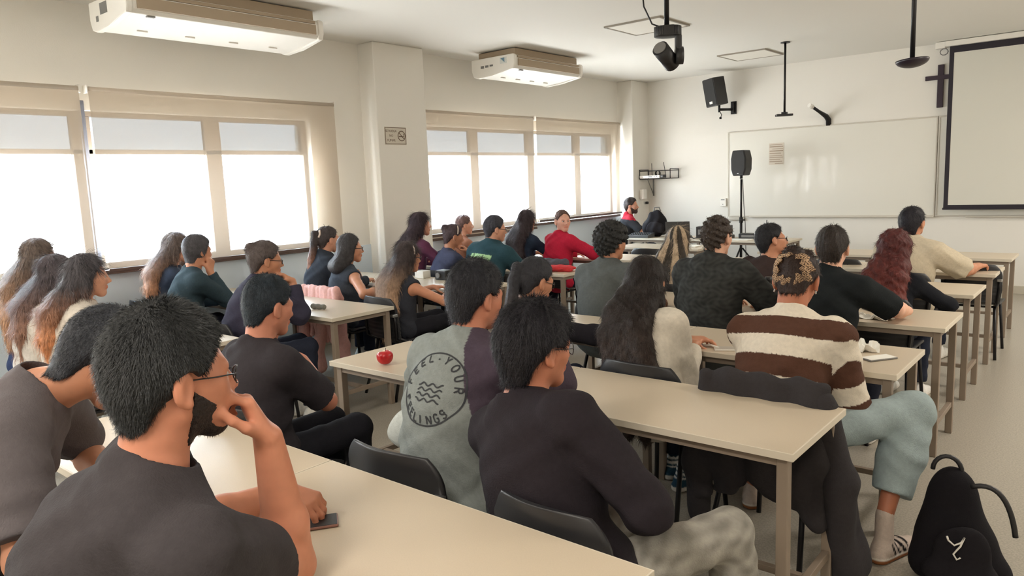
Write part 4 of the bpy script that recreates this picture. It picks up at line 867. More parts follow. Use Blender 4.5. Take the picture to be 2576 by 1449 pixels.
P('P28', (-1.82, 3.20, 1.247), 'girl with very long dark wavy hair over a white cardigan', byaw=-10, lean=(-.17, .1), hyaw=8, pitch=8, fem=True, h=.005, wav=.0022, fuzz=2.2, hair='wavy', hcol=(34, 26, 24), hcol2=(52, 38, 32), hl=.56, cloth='cardigan', ccol=(214, 206, 192), sleeve=1.9, loose=.024, s=1.1, wid=1.08, R=('table', dict(x=-.04, f=.36, pole=(.25, -.5, -1))), Lh=('table', dict(pole=(-.2, -.3, -1))), legs=(34, 38, 50), legopt={1: ((-1.5, 3.55, .54), (-1.72, 3.38, .12), (.3, .9, 0)), -1: ((-1.8, 3.57, .54), (-1.84, 3.5, .1), (0, 1, 0)), 'fat': 1.1, 'sf': teal_shoe})
P('P30', (-2.48, 3.15, 1.220), 'girl with a low dark ponytail holding a pen, behind the centre boy', byaw=-10, lean=(0, .18), hyaw=-16, pitch=16, fem=True, h=.006, hair='pony', hcol=(46, 46, 52), hcol2=(92, 72, 62), hl=.26, cloth='shirt', ccol=(34, 32, 38), sleeve=1.9, s=1.02, R=('x', dict(w=(-1.83, 3.42, .83), fd=(.4, .8, .3), pn=(-.4, 0, -1), pole=(1, -.3, -.6), curl=.8)), glasses=True)
# --- third right hand row
P('P24', (-1.30, 4.42, 1.312), 'boy in a black shirt with cropped hair, elbow on the table', byaw=-8, lean=(-.02, .14), hyaw=6, pitch=4, h=.006, skin='light', hcol=(48, 40, 36), cloth='shirt', ccol=(24, 28, 30), sleeve=.9, loose=.02, collar=True, tt=.02, R=('x', dict(e=(-.98, 4.5, .84), w=(-.96, 4.72, .80), fd=(-.8, .3, 0), pn=(0, -.2, -1), curl=.3)), wid=1.05)
P('P22', (-1.99, 4.40, 1.368), 'boy in a washed black hoodie with bushy brown hair', byaw=-6, lean=(-.02, .08), hyaw=-8, pitch=4, h=.006, skin='light', hair='curly', hcol=(60, 50, 44), cloth='hoodie', ccol=(52, 53, 52), sleeve=1.95, cfun=c_p22, loose=.034, hood=True, tt=.024, ts=.012, wid=1.12, fuzz=.6)
P('P19', (-2.78, 4.42, 1.338), 'boy with a big head of black curls in a grey tee', byaw=-4, lean=(-.02, .1), hyaw=-12, pitch=6, h=.006, hair='curly', hcol=(38, 38, 38), ccol=(88, 92, 92), sleeve=.85, loose=.026, tt=.048, ts=.042, wid=1.08)
# --- further right hand rows
P('P26', (-1.22, 5.52, 1.214), 'student with thick curly dark red hair in a black top', byaw=-6, lean=(0, .14), hyaw=10, pitch=4, fem=True, h=.006, hair='wavy', hcol=(80, 34, 32), hcol2=(112, 50, 42), hl=.34, cloth='blouse', ccol=(22, 24, 30), sleeve=1.9, tt=.032, ts=.034)
P('P23', (-2.06, 5.52, 1.250), 'boy with glasses and tilted head in a dark brown shirt', byaw=-10, lean=(.06, .12), hyaw=-50, pitch=-6, tilt=-12, h=.007, hcol=(34, 34, 38), ccol=(58, 46, 44), sleeve=.9, loose=.02, glasses=True, tt=.026, ts=.02, eyes=True)
P('P21', (-2.83, 5.50, 1.225), 'girl whose hair is streaked blonde and dark brown', byaw=-4, lean=(0, .1), hyaw=10, pitch=4, fem=True, h=.006, hair='long', hcol=(62, 54, 46), hl=.42, cloth='top', ccol=(128, 160, 152), sleeve=.9, tt=.02, ts=.016, fuzz=.7)
P('P27', (-1.36, 6.75, 1.310), 'boy in a loose cream shirt, head raised, farthest in the right block', byaw=-12, lean=(.0, .06), hyaw=-18, pitch=-12, h=.008, hcol=(30, 28, 36), ccol=(196, 184, 162), sleeve=.95, loose=.034, wid=1.12, tt=.03, ts=.018, R=('x', dict(w=(-.93, 7.08, .8), fd=(.2, .9, 0), pn=(0, 0, -1), pole=(1, 0, -1))))
# --- window block, from the front of the picture
P('P5', (-4.62, 1.68, 1.32), 'long haired girl in profile at the left, copper light in her hair', byaw=-14, lean=(0, .1), hyaw=-16, pitch=4, fem=True, h=.0065, skin='rose', hair='long', hcol=(78, 74, 78), hcol2=(206, 140, 96), hl=.32, cloth='blouse', ccol=(206, 196, 184), sleeve=1.9, loose=.026, wid=1.12, s=1.02, eyes=True)  # copper hcol2 paints the orange backlit edges into her hair
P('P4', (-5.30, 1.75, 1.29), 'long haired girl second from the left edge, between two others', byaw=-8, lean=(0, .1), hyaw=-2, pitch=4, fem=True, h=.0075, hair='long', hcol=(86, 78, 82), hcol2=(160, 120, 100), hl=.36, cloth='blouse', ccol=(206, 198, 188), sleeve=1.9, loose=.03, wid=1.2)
P('P3', (-5.75, 1.8, 1.38), 'long haired girl leftmost against the bright blind', byaw=-8, lean=(0, .08), hyaw=-4, pitch=4, fem=True, h=.008, hair='long', hcol=(112, 98, 90), hcol2=(190, 146, 112), hl=.42, cloth='top', ccol=(48, 60, 92), sleeve=.6)  # hcol2 carries painted orange backlight
P('P6', (-6.10, 2.93, 1.33), 'girl with long copper-lit hair in navy, against the blind', byaw=-20, lean=(0, .1), hyaw=-24, pitch=8, fem=True, h=.0075, skin='rose', hair='long', hcol=(108, 94, 88), hcol2=(206, 150, 112), hl=.3, cloth='blouse', ccol=(48, 56, 72), sleeve=1.9, eyes=True)  # copper hair ends are window light put into the colour
P('P7', (-5.50, 2.80, 1.33), 'student with short bob in a dark teal top, fist at the cheek', byaw=-12, lean=(0, .12), hyaw=2, pitch=8, h=.0075, hair='short', ears=False, hcol=(74, 72, 76), cloth='sweater', ccol=(52, 68, 76), sleeve=1.9, R=('cheek', {}), tt=.02, ts=.02, s=.98)
P('P8', (-4.56, 2.80, 1.30), 'student with messy bun and glasses, both hands over the mouth', byaw=-16, lean=(0, .16), hyaw=-20, pitch=8, fem=True, h=.0065, skin='tan', hair='bun', hcol=(88, 78, 76), cloth='hooded_jacket', ccol=(56, 54, 70), sleeve=1.85, R=('mouth', {}), Lh=('mouth', {}), glasses=True, loose=.03, tt=.022, ts=.02, wid=1.1, fuzz=1.4, s=1.03)
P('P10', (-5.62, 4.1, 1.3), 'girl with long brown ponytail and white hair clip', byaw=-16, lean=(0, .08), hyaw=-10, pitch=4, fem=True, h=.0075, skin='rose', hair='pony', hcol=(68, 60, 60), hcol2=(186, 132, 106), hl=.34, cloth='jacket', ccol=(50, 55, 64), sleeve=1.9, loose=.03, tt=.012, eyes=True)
P('P11', (-5.14, 3.97, 1.251), 'woman with glasses in a dark sleeveless top, hand on her shoulder', byaw=-14, lean=(0, .04), hyaw=-24, pitch=2, fem=True, h=.0065, skin=(206, 150, 122), hair='bob', hcol=(60, 58, 60), hl=.01, fuzz=.8, cloth='sleeveless_top', ccol=(62, 68, 78), sleeve=0, R=('x', dict(w=(-4.72, 4.02, .80), fd=(.5, .8, 0), pn=(0, 0, -1), pole=(1, -.6, -.6))), Lh=('shoulder', {}), glasses=True, wid=1.05, ts=.01, eyes=True)
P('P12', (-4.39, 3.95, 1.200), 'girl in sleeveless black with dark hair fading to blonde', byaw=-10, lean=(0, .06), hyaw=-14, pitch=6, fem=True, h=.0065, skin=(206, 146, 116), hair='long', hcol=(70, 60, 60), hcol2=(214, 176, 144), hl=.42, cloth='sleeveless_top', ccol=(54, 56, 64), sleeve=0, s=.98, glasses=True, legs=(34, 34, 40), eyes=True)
P('P13', (-5.72, 5.35, 1.36), 'girl with long dark hair and burgundy off-shoulder top', byaw=-16, lean=(0, .06), hyaw=-28, pitch=0, fem=True, h=.0085, skin='rose', hair='long', hcol=(66, 54, 60), hl=.3, cloth='knit_top', ccol=(98, 54, 78), sleeve=1.9, neckr=.1, eyes=True)
P('P14', (-5.34, 5.45, 1.227), 'girl with chin-length tied hair looking down, beside the burgundy top', byaw=-16, lean=(0, .12), hyaw=-30, pitch=12, fem=True, h=.0085, hair='bun', hcol=(82, 68, 72), cloth='blouse', ccol=(70, 74, 96), sleeve=.8, tt=.016, R=('mouth', {}), eyes=True)
P('P15', (-6.29, 6.62, 1.258), 'student with short brown hair in tan against the window', byaw=-16, lean=(0, .08), hyaw=-36, pitch=2, fem=True, h=.009, skin='rose', hair='short', hcol=(110, 84, 80), cloth='top', ccol=(160, 112, 92), sleeve=.5, tt=.016, eyes=True)
P('P16', (-4.72, 5.40, 1.322), 'boy in a teal jacket with a pale green panel on the back', byaw=4, lean=(.04, .14), hyaw=-34, pitch=6, h=.0075, skin='rose', hcol=(62, 62, 70), cloth='jacket', ccol=(44, 72, 82), sleeve=1.95, cfun=c_p16, loose=.03, glasses=True, tt=.026, ts=.016, wid=1.08, eyes=True)
P('P17', (-5.33, 6.65, 1.313), 'girl with long straight dark hair in front of the last blinds', byaw=-6, lean=(0, .08), hyaw=-8, pitch=2, fem=True, h=.0085, hair='long', hcol=(66, 56, 60), hl=.4, cloth='blouse', ccol=(42, 54, 72), sleeve=1.9)
P('P18', (-4.82, 6.65, 1.305), 'girl in a bright red sweater turning to look back', byaw=-14, lean=(0, .06), hyaw=-122, pitch=0, fem=True, h=.0052, skin=(226, 172, 152), hair='bun', hcol=(104, 80, 74), cloth='sweater', ccol=(186, 34, 62), sleeve=1.95, loose=.026, tt=.012, ts=.008, eyes=True, R=('x', dict(w=(-4.4, 6.95, .8), fd=(.3, .9, 0), pn=(0, 0, -1), pole=(1, -.3, -.8))), wid=1.1)
P('P20', (-6.02, 10.15, 1.325), 'bearded presenter in a dark polo with red collar, seated in the corner', byaw=-50, lean=(0, .06), hyaw=-72, pitch=0, h=.009, skin=(206, 150, 124), hcol=(60, 50, 48), beard=(66, 50, 46), cloth='polo_shirt', ccol=(54, 54, 58), sleeve=.8, cfun=c_p20, collar=True, tt=.026, ts=.016, eyes=True)
# head bands, clips, prints
def head_part(pid, name, pts, r, m, label=None, n=8):
    if pid not in PEOPLE: return
    c = PEOPLE[pid]; bm = BM(); tube(bm, [c['hd'](*p) for p in pts], r, n); obj(name, bm, m, c['e'], label=label)
M_hb = mat('pale_band_and_rim', sr(232, 214, 200), .5)
head_part('P12', 'headband', [(.085*math.cos(a), .012, .03+.083*math.sin(a)) for a in np.linspace(0, math.pi, 15)], .006, M_hb)
head_part('P14', 'headband', [(.088*math.cos(a), .012, .03+.088*math.sin(a)) for a in np.linspace(0, math.pi, 15)], .006, M_hb)  # pale band standing for the backlit rim of her hair
head_part('P10', 'hair_clip', [(.03, -.1, .085), (.045, -.105, .05), (.04, -.115, .02)], .009, M_hb)
if 'P25' in PEOPLE:                      # leopard print scarf wound round the bun
    c = PEOPLE['P25']; hd, HM, s = c['hd'], c['HM'], c['s']
    HRx = HM.astype(np.float32)
    def sfn(P_, m):
        q = ((P_-c['Hc'].astype(np.float32))@HRx)/s; d = pd(q.astype(np.float32), ('e', A_(0, -.014, .024), A_(.075+.018, .096+.018, .087+.022), None, .02)); rr = np.hypot(q[:, 0]+.008, q[:, 2]-.022)
        d = smax(d-.002, -(d+.010), .003); d = smax(d, np.abs(rr-.066-.006*np.sin(9*np.arctan2(q[:, 2]-.02, q[:, 0])))-.019, .006); d = smax(d, q[:, 1]+.0, .006); d = smax(d, (q[:, 2]-.085+.3*(q[:, 0]<0)*q[:, 0]), .006)
        return (d-.0025*np.sin(q[:, 0]*120+3*np.sin(q[:, 2]*60)))*s
    lo, hi = bounds([El(c['Hc'], A_(.15, .15, .15))], .0); V, Fq = nets(sfn, lo, hi, .0035)
    n = np.sin(V[:, 0]*330+2*np.sin(V[:, 2]*220))*np.sin(V[:, 2]*300+2*np.sin(V[:, 0]*200)); col = np.where((np.abs(n) > .45)[:, None], np.array(sr(52, 34, 28)), np.array(sr(190, 158, 126)))
    npmesh('headscarf', V, Fq, M_cloth, col, c['e'], label='leopard print headscarf')
    for q in (1, -1):
        bm = BM(); tube(bm, [hd(q*.08, -.01, -.04), hd(q*.083, -.01, -.055)], .004, 8); obj('earring', bm, M_silver, c['e'])
if 'P29' in PEOPLE:                      # round slogan print on the back
    c = PEOPLE['P29']; N, T, TX, TF, fn = (c[k] for k in ('N', 'T', 'TX', 'TF', 'fn'))
    C0 = N-T*.17+TX*.012
    def onto(V2):
        V2 = np.array(V2); Pp = C0+V2[:, :1]*TX+V2[:, 1:2]*T-TF*.3; Pp = Pp.astype(np.float32); d = TF.astype(np.float32); t = np.zeros(len(Pp), np.float32)
        for _ in range(60): t += np.clip(fn(Pp+t[:, None]*d, .3), -.01, .05)*.8
        return Pp+(t-.0022)[:, None]*d
    M_print = mat('print_dark', sr(52, 54, 58), .9); R0 = .135
    def strokes(name, polys, w=.0032):
        vs = []; fs = []
        for pl in polys:
            pl = np.array(pl); b0 = len(vs)
            for i in range(len(pl)):
                t = pl[min(i+1, len(pl)-1)]-pl[max(i-1, 0)]; t = t/(np.linalg.norm(t)+1e-9); nn = np.array([-t[1], t[0]])*w; vs += [pl[i]+nn, pl[i]-nn]
            fs += [(b0+2*i, b0+2*i+1, b0+2*i+3, b0+2*i+2) for i in range(len(pl)-1)]
        W3 = onto(vs); top_ = [tuple(map(float, p)) for p in W3]; obj(name, (top_, [], fs), M_print, c['e'])
    lines = [[(R0*math.cos(a)*.96, R0*.94*math.sin(a)) for a in np.linspace(0, 2*math.pi, 61)]]
    for k in range(4): lines.append([(x, .012-k*.018+.005*math.sin(x*150+k)) for x in np.linspace(-.055, .055, 40)])
    lines.append([(-.003, .104), (.003, .104)]); lines.append([(.075, -.07), (.081, -.07)])
    G = {'F': [[(0, 0), (0, 1)], [(0, 1), (.6, 1)], [(0, .55), (.5, .55)]], 'E': [[(0, 0), (0, 1)], [(0, 1), (.6, 1)], [(0, .52), (.5, .52)], [(0, 0), (.6, 0)]], 'L': [[(0, 1), (0, 0)], [(0, 0), (.6, 0)]], 'Y': [[(0, 1), (.32, .5)], [(.64, 1), (.32, .5)], [(.32, .5), (.32, 0)]],
         'O': [[(.34+.34*math.cos(a), .5+.5*math.sin(a)) for a in np.linspace(0, 6.283, 17)]], 'U': [[(0, 1), (0, .3), (.08, .08), (.3, 0), (.52, .08), (.6, .3), (.6, 1)]], 'R': [[(0, 0), (0, 1)], [(0, 1), (.4, 1), (.56, .88), (.56, .66), (.4, .52), (0, .52)], [(.3, .52), (.6, 0)]],
         'I': [[(.1, 0), (.1, 1)]], 'N': [[(0, 0), (0, 1)], [(0, 1), (.6, 0)], [(.6, 0), (.6, 1)]], 'G': [[(.6, .85), (.4, 1), (.2, 1), (.03, .8), (0, .5), (.03, .2), (.2, 0), (.42, 0), (.6, .15), (.6, .45), (.35, .45)]], 'S': [[(.56, .85), (.4, 1), (.15, 1), (.02, .8), (.1, .6), (.5, .42), (.58, .2), (.42, 0), (.15, 0), (0, .14)]]}
    def arc(word, a0, a1, bottom=False):
        for i, ch in enumerate(word):
            a = math.radians(a0+(a1-a0)*i/max(1, len(word)-1)); rad = R0*.80; sz = .027; cx_, cy_ = rad*math.cos(a), rad*math.sin(a)
            rot = a-math.pi/2 if not bottom else a+math.pi/2
            for pl in G[ch]:
                dn = []
                for (p0, p1) in zip(pl, pl[1:]): dn += [(p0[0]+(p1[0]-p0[0])*t, p0[1]+(p1[1]-p0[1])*t) for t in (0, .5)]
                dn.append(pl[-1]); lines.append([(cx_+((x-.3)*math.cos(rot)-(y-.5)*math.sin(rot))*sz, cy_+((x-.3)*math.sin(rot)+(y-.5)*math.cos(rot))*sz) for x, y in dn])
    arc('FEEL', 172, 108); arc('YOUR', 72, 5); arc('FEELINGS', 205, 315, True)
    strokes('back_print', lines, .0026)
# ------------------------------------------------------------ chairs under and around the students
def ch_for(pid, label, rz=0, off=(0, 0)):
    if pid in PEOPLE: r = PEOPLE[pid]['root']; return chair(float(r[0])+off[0], float(r[1])+.06+off[1], rz, label)
ch_for('P1', 'black chair of the man in glasses at the nearest table')
ch_for('P2', 'black chair under the bowed student at the left edge')
ch_for('P31', 'black chair with silver clips under the boy in the dark sweater', -4, (.03, .02))
ch_for('P9', 'black chair behind the boy in the charcoal tee', 8)
ch_for('P29', 'large black chair back in front of the boy with the slogan print', 2, (0, -.02))
ch_for('P25', 'black chair covered by a dark grey coat', -4)
ch_for('P28', 'black chair behind the girl in the white cardigan', -3, (.0, .04))
ch_for('P30', 'black chair of the girl with the pen')
ch_for('P24', 'black chair of the boy in the black collared shirt', 0, (-.02, .04))
ch_for('P22', 'black chair of the boy in the washed hoodie', 0, (0, .16))
ch_for('P19', 'black chair of the curly haired boy in grey', 0, (0, .16))
ch_for('P26', 'black chair of the student with dark red hair')
ch_for('P23', 'black chair of the boy with the tilted head')
ch_for('P21', 'black chair of the girl with blonde streaks')
ch_for('P27', 'black chair of the boy in the cream shirt')
ch_for('P5', 'black chair of the copper-lit long haired girl in profile', 0, (0, .12))
ch_for('P4', 'black chair of the second girl from the left edge', 0, (0, .16))
ch_for('P3', 'black chair of the girl against the leftmost blind', 0, (0, .14))
ch_for('P6', 'black chair of the girl in navy against the blind')
ch_for('P7', 'black chair of the student with the short bob')
ch_for('P8', 'black chair of the student covering the mouth')
ch_for('P10', 'black chair of the girl with the long ponytail')
ch_for('P11', 'black chair draped with a pink jacket')
ch_for('P12', 'black chair with ridged back under the girl with blonde ends', -6)
ch_for('P13', 'black chair of the girl in the burgundy top')
ch_for('P14', 'black chair of the girl with tied hair looking down')
ch_for('P15', 'black chair of the student in tan by the window')
ch_for('P16', 'black chair of the boy in the teal jacket')
ch_for('P17', 'black chair of the girl with straight dark hair')
ch_for('P18', 'black chair of the girl in the red sweater')
ch_for('P20', 'black chair of the bearded presenter', -30)
for x, y, rz, lb in [(-3.02, 1.72, 4, 'empty black chair between the two men at the left'), (-5.35, 2.62, 0, 'empty black chair beside the girl in navy, below the window'), (-1.0, 7.45, 0, 'empty black chair at the last aisle table, right of the cream shirt'),
                     (-1.95, 6.55, -4, 'empty black chair behind the head of the boy in the black shirt'), (-2.1, 7.5, 3, 'empty black chair at the last row, seen above the dark red hair'), (-4.35, 7.9, 0, 'empty black chair left of the last window-side table'), (-3.0, 6.6, 0, 'empty black chair behind the girl with blonde streaks')]:
    chair(x, y, rz, lb)
# ------------------------------------------------------------ soft things
def soft(name, prims, col, h, label=None, cat=None, loc=(0, 0, 0), disp=None, parent=None, m=None, cf=None, rz=0):
    lo, hi = bounds(prims, .03); f = (lambda P_, m_: field(prims, P_, m_)-(disp(P_) if disp else 0)); V, Fq = nets(f, lo, hi, h)
    c = np.tile(np.array(sr(*col)), (len(V), 1))
    if cf: c = cf(V, c)
    o = npmesh(name, V, Fq, m or M_cloth, c, parent, loc, label=label, cat=cat) if label else npmesh(name, V, Fq, m or M_cloth, c, parent, loc)
    o.rotation_euler = (0, 0, math.radians(rz)); return o
def folds(a, f): return lambda P_: a*np.sin(P_[:, 0]*f+1.5*np.sin(P_[:, 2]*f*.35)+.8*np.sin(P_[:, 1]*f*.5))+a*.6*np.sin(P_[:, 2]*f*.6+2*np.sin(P_[:, 0]*f*.4))
def sheetP(a, b, t, n=6, k=.02): a, b = np.array(a, float), np.array(b, float); return a, b
# pink jacket over the chair of the woman in sleeveless black
if 'P11' in PEOPLE:
    r = PEOPLE['P11']['root']; e = empty('pink_jacket', (float(r[0]), float(r[1])+.06-.29, -.06), label='pale pink jacket hanging over a chair back, sleeves dangling', cat='jacket')
    pr = []
    for i in range(9):
        x = -.22+.055*i; pr += [Cn((x, .0, .875), (x*1.15, -.05, .62), .028, .03, .03), Cn((x*1.15, -.05, .62), (x*1.22, -.055, .46 if abs(x) > .06 else .5), .03, .024, .03), Cn((x, .0, .875), (x, .05, .8), .024, .02, .02)]
    soft('body_panel', pr, (226, 178, 172), .007, parent=e, disp=folds(.0045, 38))
    soft('sleeve', [Cn((-.142, -.07, .66), (-.136, -.1, .42), .05, .048, .03), Cn((-.136, -.1, .42), (-.12, -.1, .2), .046, .05, .03)], (220, 172, 166), .008, parent=e, disp=folds(.004, 50))
    soft('sleeve', [Cn((.12, -.07, .62), (.08, -.12, .42), .05, .05, .03), Cn((.08, -.12, .42), (.07, -.1, .24), .05, .055, .03)], (224, 176, 170), .008, parent=e, disp=folds(.004, 50))
    soft('hood', [Cn((.26, -.02, .66), (.36, -.08, .45), .05, .055, .03), Cn((.36, -.08, .45), (.4, -.06, .28), .055, .045, .03)], (222, 172, 168), .008, parent=e, disp=folds(.005, 45))
# dark coat over the chair of the striped shirt
if 'P25' in PEOPLE:
    r = PEOPLE['P25']['root']; e = empty('grey_coat', (float(r[0])+.03, float(r[1])+.06-.29, -.075), label='dark grey wool coat draped over the chair of the striped shirt', cat='coat')
    pr = []
    for i in range(11):
        x = -.23+.046*i; pr += [Cn((x, .01, .885), (x*1.08, -.055, .62), .03, .032, .035), Cn((x*1.08, -.055, .62), (x*1.1, -.06, .5-.12*abs(x)/.23), .032, .028, .035), Cn((x, .01, .885), (x, .055, .8), .024, .02, .02)]
    soft('body_panel', pr, (54, 51, 53), .007, parent=e, disp=folds(.008, 42))
    soft('sleeve', [Cn((.23, -.0, .84), (.31, -.02, .55), .045, .06, .03), Cn((.31, -.02, .55), (.33, .0, .14), .06, .05, .03), Cn((.25, .03, .8), (.34, .07, .2), .035, .065, .04)], (52, 49, 51), .007, parent=e, disp=folds(.007, 34))
    soft('sleeve', [Cn((-.21, -.01, .8), (-.26, -.04, .5), .05, .055, .03), Cn((-.26, -.04, .5), (-.25, -.0, .22), .055, .045, .03)], (52, 49, 51), .007, parent=e, disp=folds(.007, 34))
# backpack on the floor by the aisle
e = empty('backpack', (-.45, 3.2, 0), rz=math.radians(10), label='black backpack leaning on the floor beside the pale jeans', cat='backpack')
soft('bag_body', [El((0, .02, .13), (.15, .12, .15), None, .06), El((-.02, .04, .28), (.095, .08, .17), None, .08), Cn((-.1, -.02, .06), (.13, -.02, .06), .06, None, .06)], (24, 22, 26), .009, parent=e, disp=folds(.003, 30))
soft('front_pocket', [El((.02, -.085, .15), (.1, .045, .11), None, .04), Cn((-.07, -.09, .07), (.1, -.09, .07), .045, None, .04)], (30, 28, 32), .009, parent=e, disp=folds(.003, 40))
bm = BM(); tube(bm, [(-.07+.05*math.cos(a)*1.0+.03, .04, .43+.06*math.sin(a)) for a in np.linspace(math.pi, 0, 12)], .009, 8); obj('handle', bm, M_black, e)
bm = BM(); tube(bm, [(.04+.08*math.sin(a*.5)+.02*a, -.02-.01*a, .4+.03*math.sin(a)-.06*a*a*.22) for a in np.linspace(0, 3.4, 14)], .01, 8); obj('strap', bm, M_black, e)
bm = BM(); tube(bm, [(-.03, -.137, .22), (-.01, -.141, .205), (.012, -.14, .22), (.022, -.136, .24), (.01, -.14, .205), (.0, -.142, .19), (-.012, -.142, .17), (.0, -.142, .15), (.012, -.141, .16)], .0035, 6); tube(bm, [(-.03, -.137, .22), (-.035, -.136, .235)], .004, 6); obj('emblem', bm, M_white, e, label='small white curled emblem')
# black strap bag near the bottom right knee
e = empty('shoulder_bag', (-.83, 1.76, .0), label='black bag with strap on the floor at the foreground boy knee', cat='bag')
soft('bag_body', [El((0, 0, .12), (.12, .07, .12), None, .03)], (24, 22, 26), .009, parent=e, disp=folds(.003, 60))
bm = BM(); tube(bm, [(-.08, 0, .2), (-.05, 0, .34), (.05, 0, .34), (.08, 0, .2)], .01, 8); obj('strap', bm, M_black, e)
# red pouch and grey jacket on the window-side table
e = empty('red_bag', (-4.3, 5.86, .75), label='flat red fabric bag on the table corner behind the red sweater', cat='bag')
soft('bag_body', [El((0, 0, .028), (.17, .1, .03), None, .02), Cn((-.136, -.06, .02), (.15, -.07, .02), .02, None, .02)], (206, 62, 66), .008, parent=e, disp=folds(.002, 70), rz=12)
bm = BM(); tube(bm, [(-.1, -.09, .03), (-.05, -.115, .02), (.05, -.11, .02), (.1, -.1, .03)], .005, 6); obj('handle', bm, mat('red_strap', sr(170, 40, 48), .7), e)
soft('folded_jacket', [El((0, 0, .045), (.24, .1, .045), None, .03), Cn((-.2, .0, .04), (.2, .02, .05), .04, None, .03)], (86, 86, 94), .008, label='grey jacket folded on the table edge above the red bag', cat='jacket', loc=(-4.55, 6.0, .755), disp=folds(.005, 60))
# white cloth bag on the slogan boy's chair
soft('cloth_bag', [El((0, 0, .08), (.13, .06, .08), None, .03), El((-.09, 0, .05), (.07, .06, .05), None, .04), El((.08, .02, .09), (.07, .05, .06), None, .03)], (196, 202, 200), .008, label='crumpled white cloth bag on the lap of the boy with the slogan print', cat='bag', loc=(-2.06, 1.86, .62), disp=folds(.008, 55))
# ------------------------------------------------------------ things on the tables
M_red = mat('apple_red', sr(178, 24, 30), .3, var=.25, vscale=40); M_flesh = mat('apple_flesh', sr(232, 214, 176), .6)
e = empty('apple', (-2.84, 2.36, .7505), label='bitten red apple on the table beside the slogan shirt', cat='apple')
bm = BM(); bmesh.ops.create_uvsphere(bm, u_segments=40, v_segments=28, radius=.042)
for v in bm.verts:
    r_ = math.hypot(v.co.x, v.co.y)/.042; v.co.z = v.co.z*.96-(.014*(1-r_)**2*(1 if v.co.z > 0 else -.5)); v.co.x *= 1+.08*v.co.z/.042; v.co.y *= 1+.08*v.co.z/.042
    d = (v.co-Vector((-.022, -.006, .04))).length
    if d < .026: v.co += (v.co-Vector((-.022, -.006, .04))).normalized()*-.0+Vector((0, 0, -(.026-d)*.55))
    v.co.z += .0385
for f in bm.faces: f.smooth = True; f.material_index = 1 if (f.calc_center_median()-Vector((-.022, -.006, .078))).length < .0245 else 0
fr_ = obj('fruit', bm, [M_red, M_flesh], e)
bm = BM(); tube(bm, [(.004, 0, .066), (.006, .002, .078), (.01, .002, .086)], .0014, 6); obj('stem', bm, M_dkline, fr_)
soft('pencil_case', [Cn((-.05, -.01, .02), (.05, .015, .02), .02, .018, .01)], (128, 126, 118), .004, label='small grey rounded case on the window-side table', cat='case', loc=(-4.63, 3.24, .751), disp=folds(.0015, 120))
def phone(x, y, rz, m1, m2, label, z=.7505, w=.037, l=.075, rot=None):
    e = empty('phone', (x, y, z), rz=math.radians(rz), label=label, cat='phone'); obj('case', box(BM(), (-w, -l, 0), (w, l, .008), .003), m1, e); obj('screen', box(BM(), (-w+.003, -l+.003, .0079), (w-.003, l-.003, .0088)), m2, e); return e
phone(-1.63, 1.06, -35, mat('phone_rose', sr(150, 110, 100), .35, metal=.4), M_black, 'phone in a rose case under the hand of the man in glasses')
phone(-1.52, 3.50, -62, M_white, mat('phone_silver', sr(196, 188, 176), .3), 'white phone lying on the table left of the striped shirt')
bm = BM(); tube(bm, [(-.05, 0, .006), (0, .01, .012), (.05, -.005, .006)], .006, 8); tube(bm, [(-.05, 0, .006), (-.06, .03, .006)], .006, 8); obj('pen', bm, M_white, label='white pen beside the white phone, second right-hand table', cat='pen', loc=(-1.62, 3.49, .7505))
phone(-.86, 3.66, -35, M_grey, M_paper, 'grey phone with pale screen on the aisle table beside crumpled paper')
phone(-1.08, 4.98, 70, M_black, mat('phone_glass', sr(30, 32, 38), .1), 'dark phone at the back of the third aisle table')
phone(-1.2, 4.93, 40, mat('phone_dark_case', sr(60, 58, 60), .3), M_paper, 'white topped phone just left of the dark phone, third aisle table')
def cap_bottle(x, y, label):
    e = empty('spray_bottle', (x, y, .7505), label=label, cat='bottle')
    bm = BM(); tube(bm, [(0, 0, 0), (0, 0, .004), (0, 0, .09), (0, 0, .105)], [.02, .022, .022, .012], 16); obj('bottle', bm, M_bottle, e)
    bm = BM(); tube(bm, [(0, 0, .1), (0, 0, .125), (0, 0, .175)], [.014, .013, .005], 14); obj('cap', bm, M_white, e)
    bm = BM(); tube(bm, [(0, 0, .01), (0, 0, .06)], .017, 12); obj('liquid', bm, M_paper, e)
cap_bottle(-2.13, 3.47, 'small white tipped bottle on the table left of the long dark hair')
e = empty('water_bottle', (-1.79, 4.74, .7505), label='clear water bottle with dark cap behind the striped shirt', cat='bottle')
bm = BM(); tube(bm, [(0, 0, 0), (0, 0, .004), (0, 0, .15), (0, 0, .175)], [.03, .034, .034, .022], 20); obj('bottle', bm, M_bottle, e)
bm = BM(); tube(bm, [(0, 0, .17), (0, 0, .205)], .024, 16); obj('cap', bm, M_black, e)
bm = BM(); tube(bm, [(0, 0, .06), (0, 0, .115)], .0345, 20, cap=False); obj('label', bm, M_paper, e)
def crumple(x, y, w, d, hgt, label, z=.7505, name='crumpled_paper', rz=0, m=None):
    bm = BM(); n = 12; R_ = random.Random(int((x+y)*1000)); vs = [[bm.verts.new((-w/2+w*i/n+R_.uniform(-.004, .004), -d/2+d*j/n+R_.uniform(-.004, .004), .002+hgt*max(0, math.sin(i*.9+j*.7+R_.uniform(0, 1)))*R_.uniform(.2, 1))) for j in range(n+1)] for i in range(n+1)]
    for i in range(n):
        for j in range(n): bm.faces.new([vs[i][j], vs[i+1][j], vs[i+1][j+1], vs[i][j+1]])
    o = obj(name, bm, m or M_paper, label=label, cat='paper', loc=(x, y, z), rz=math.radians(rz)); s = o.modifiers.new('thick', 'SOLIDIFY'); s.thickness = .0012; return o
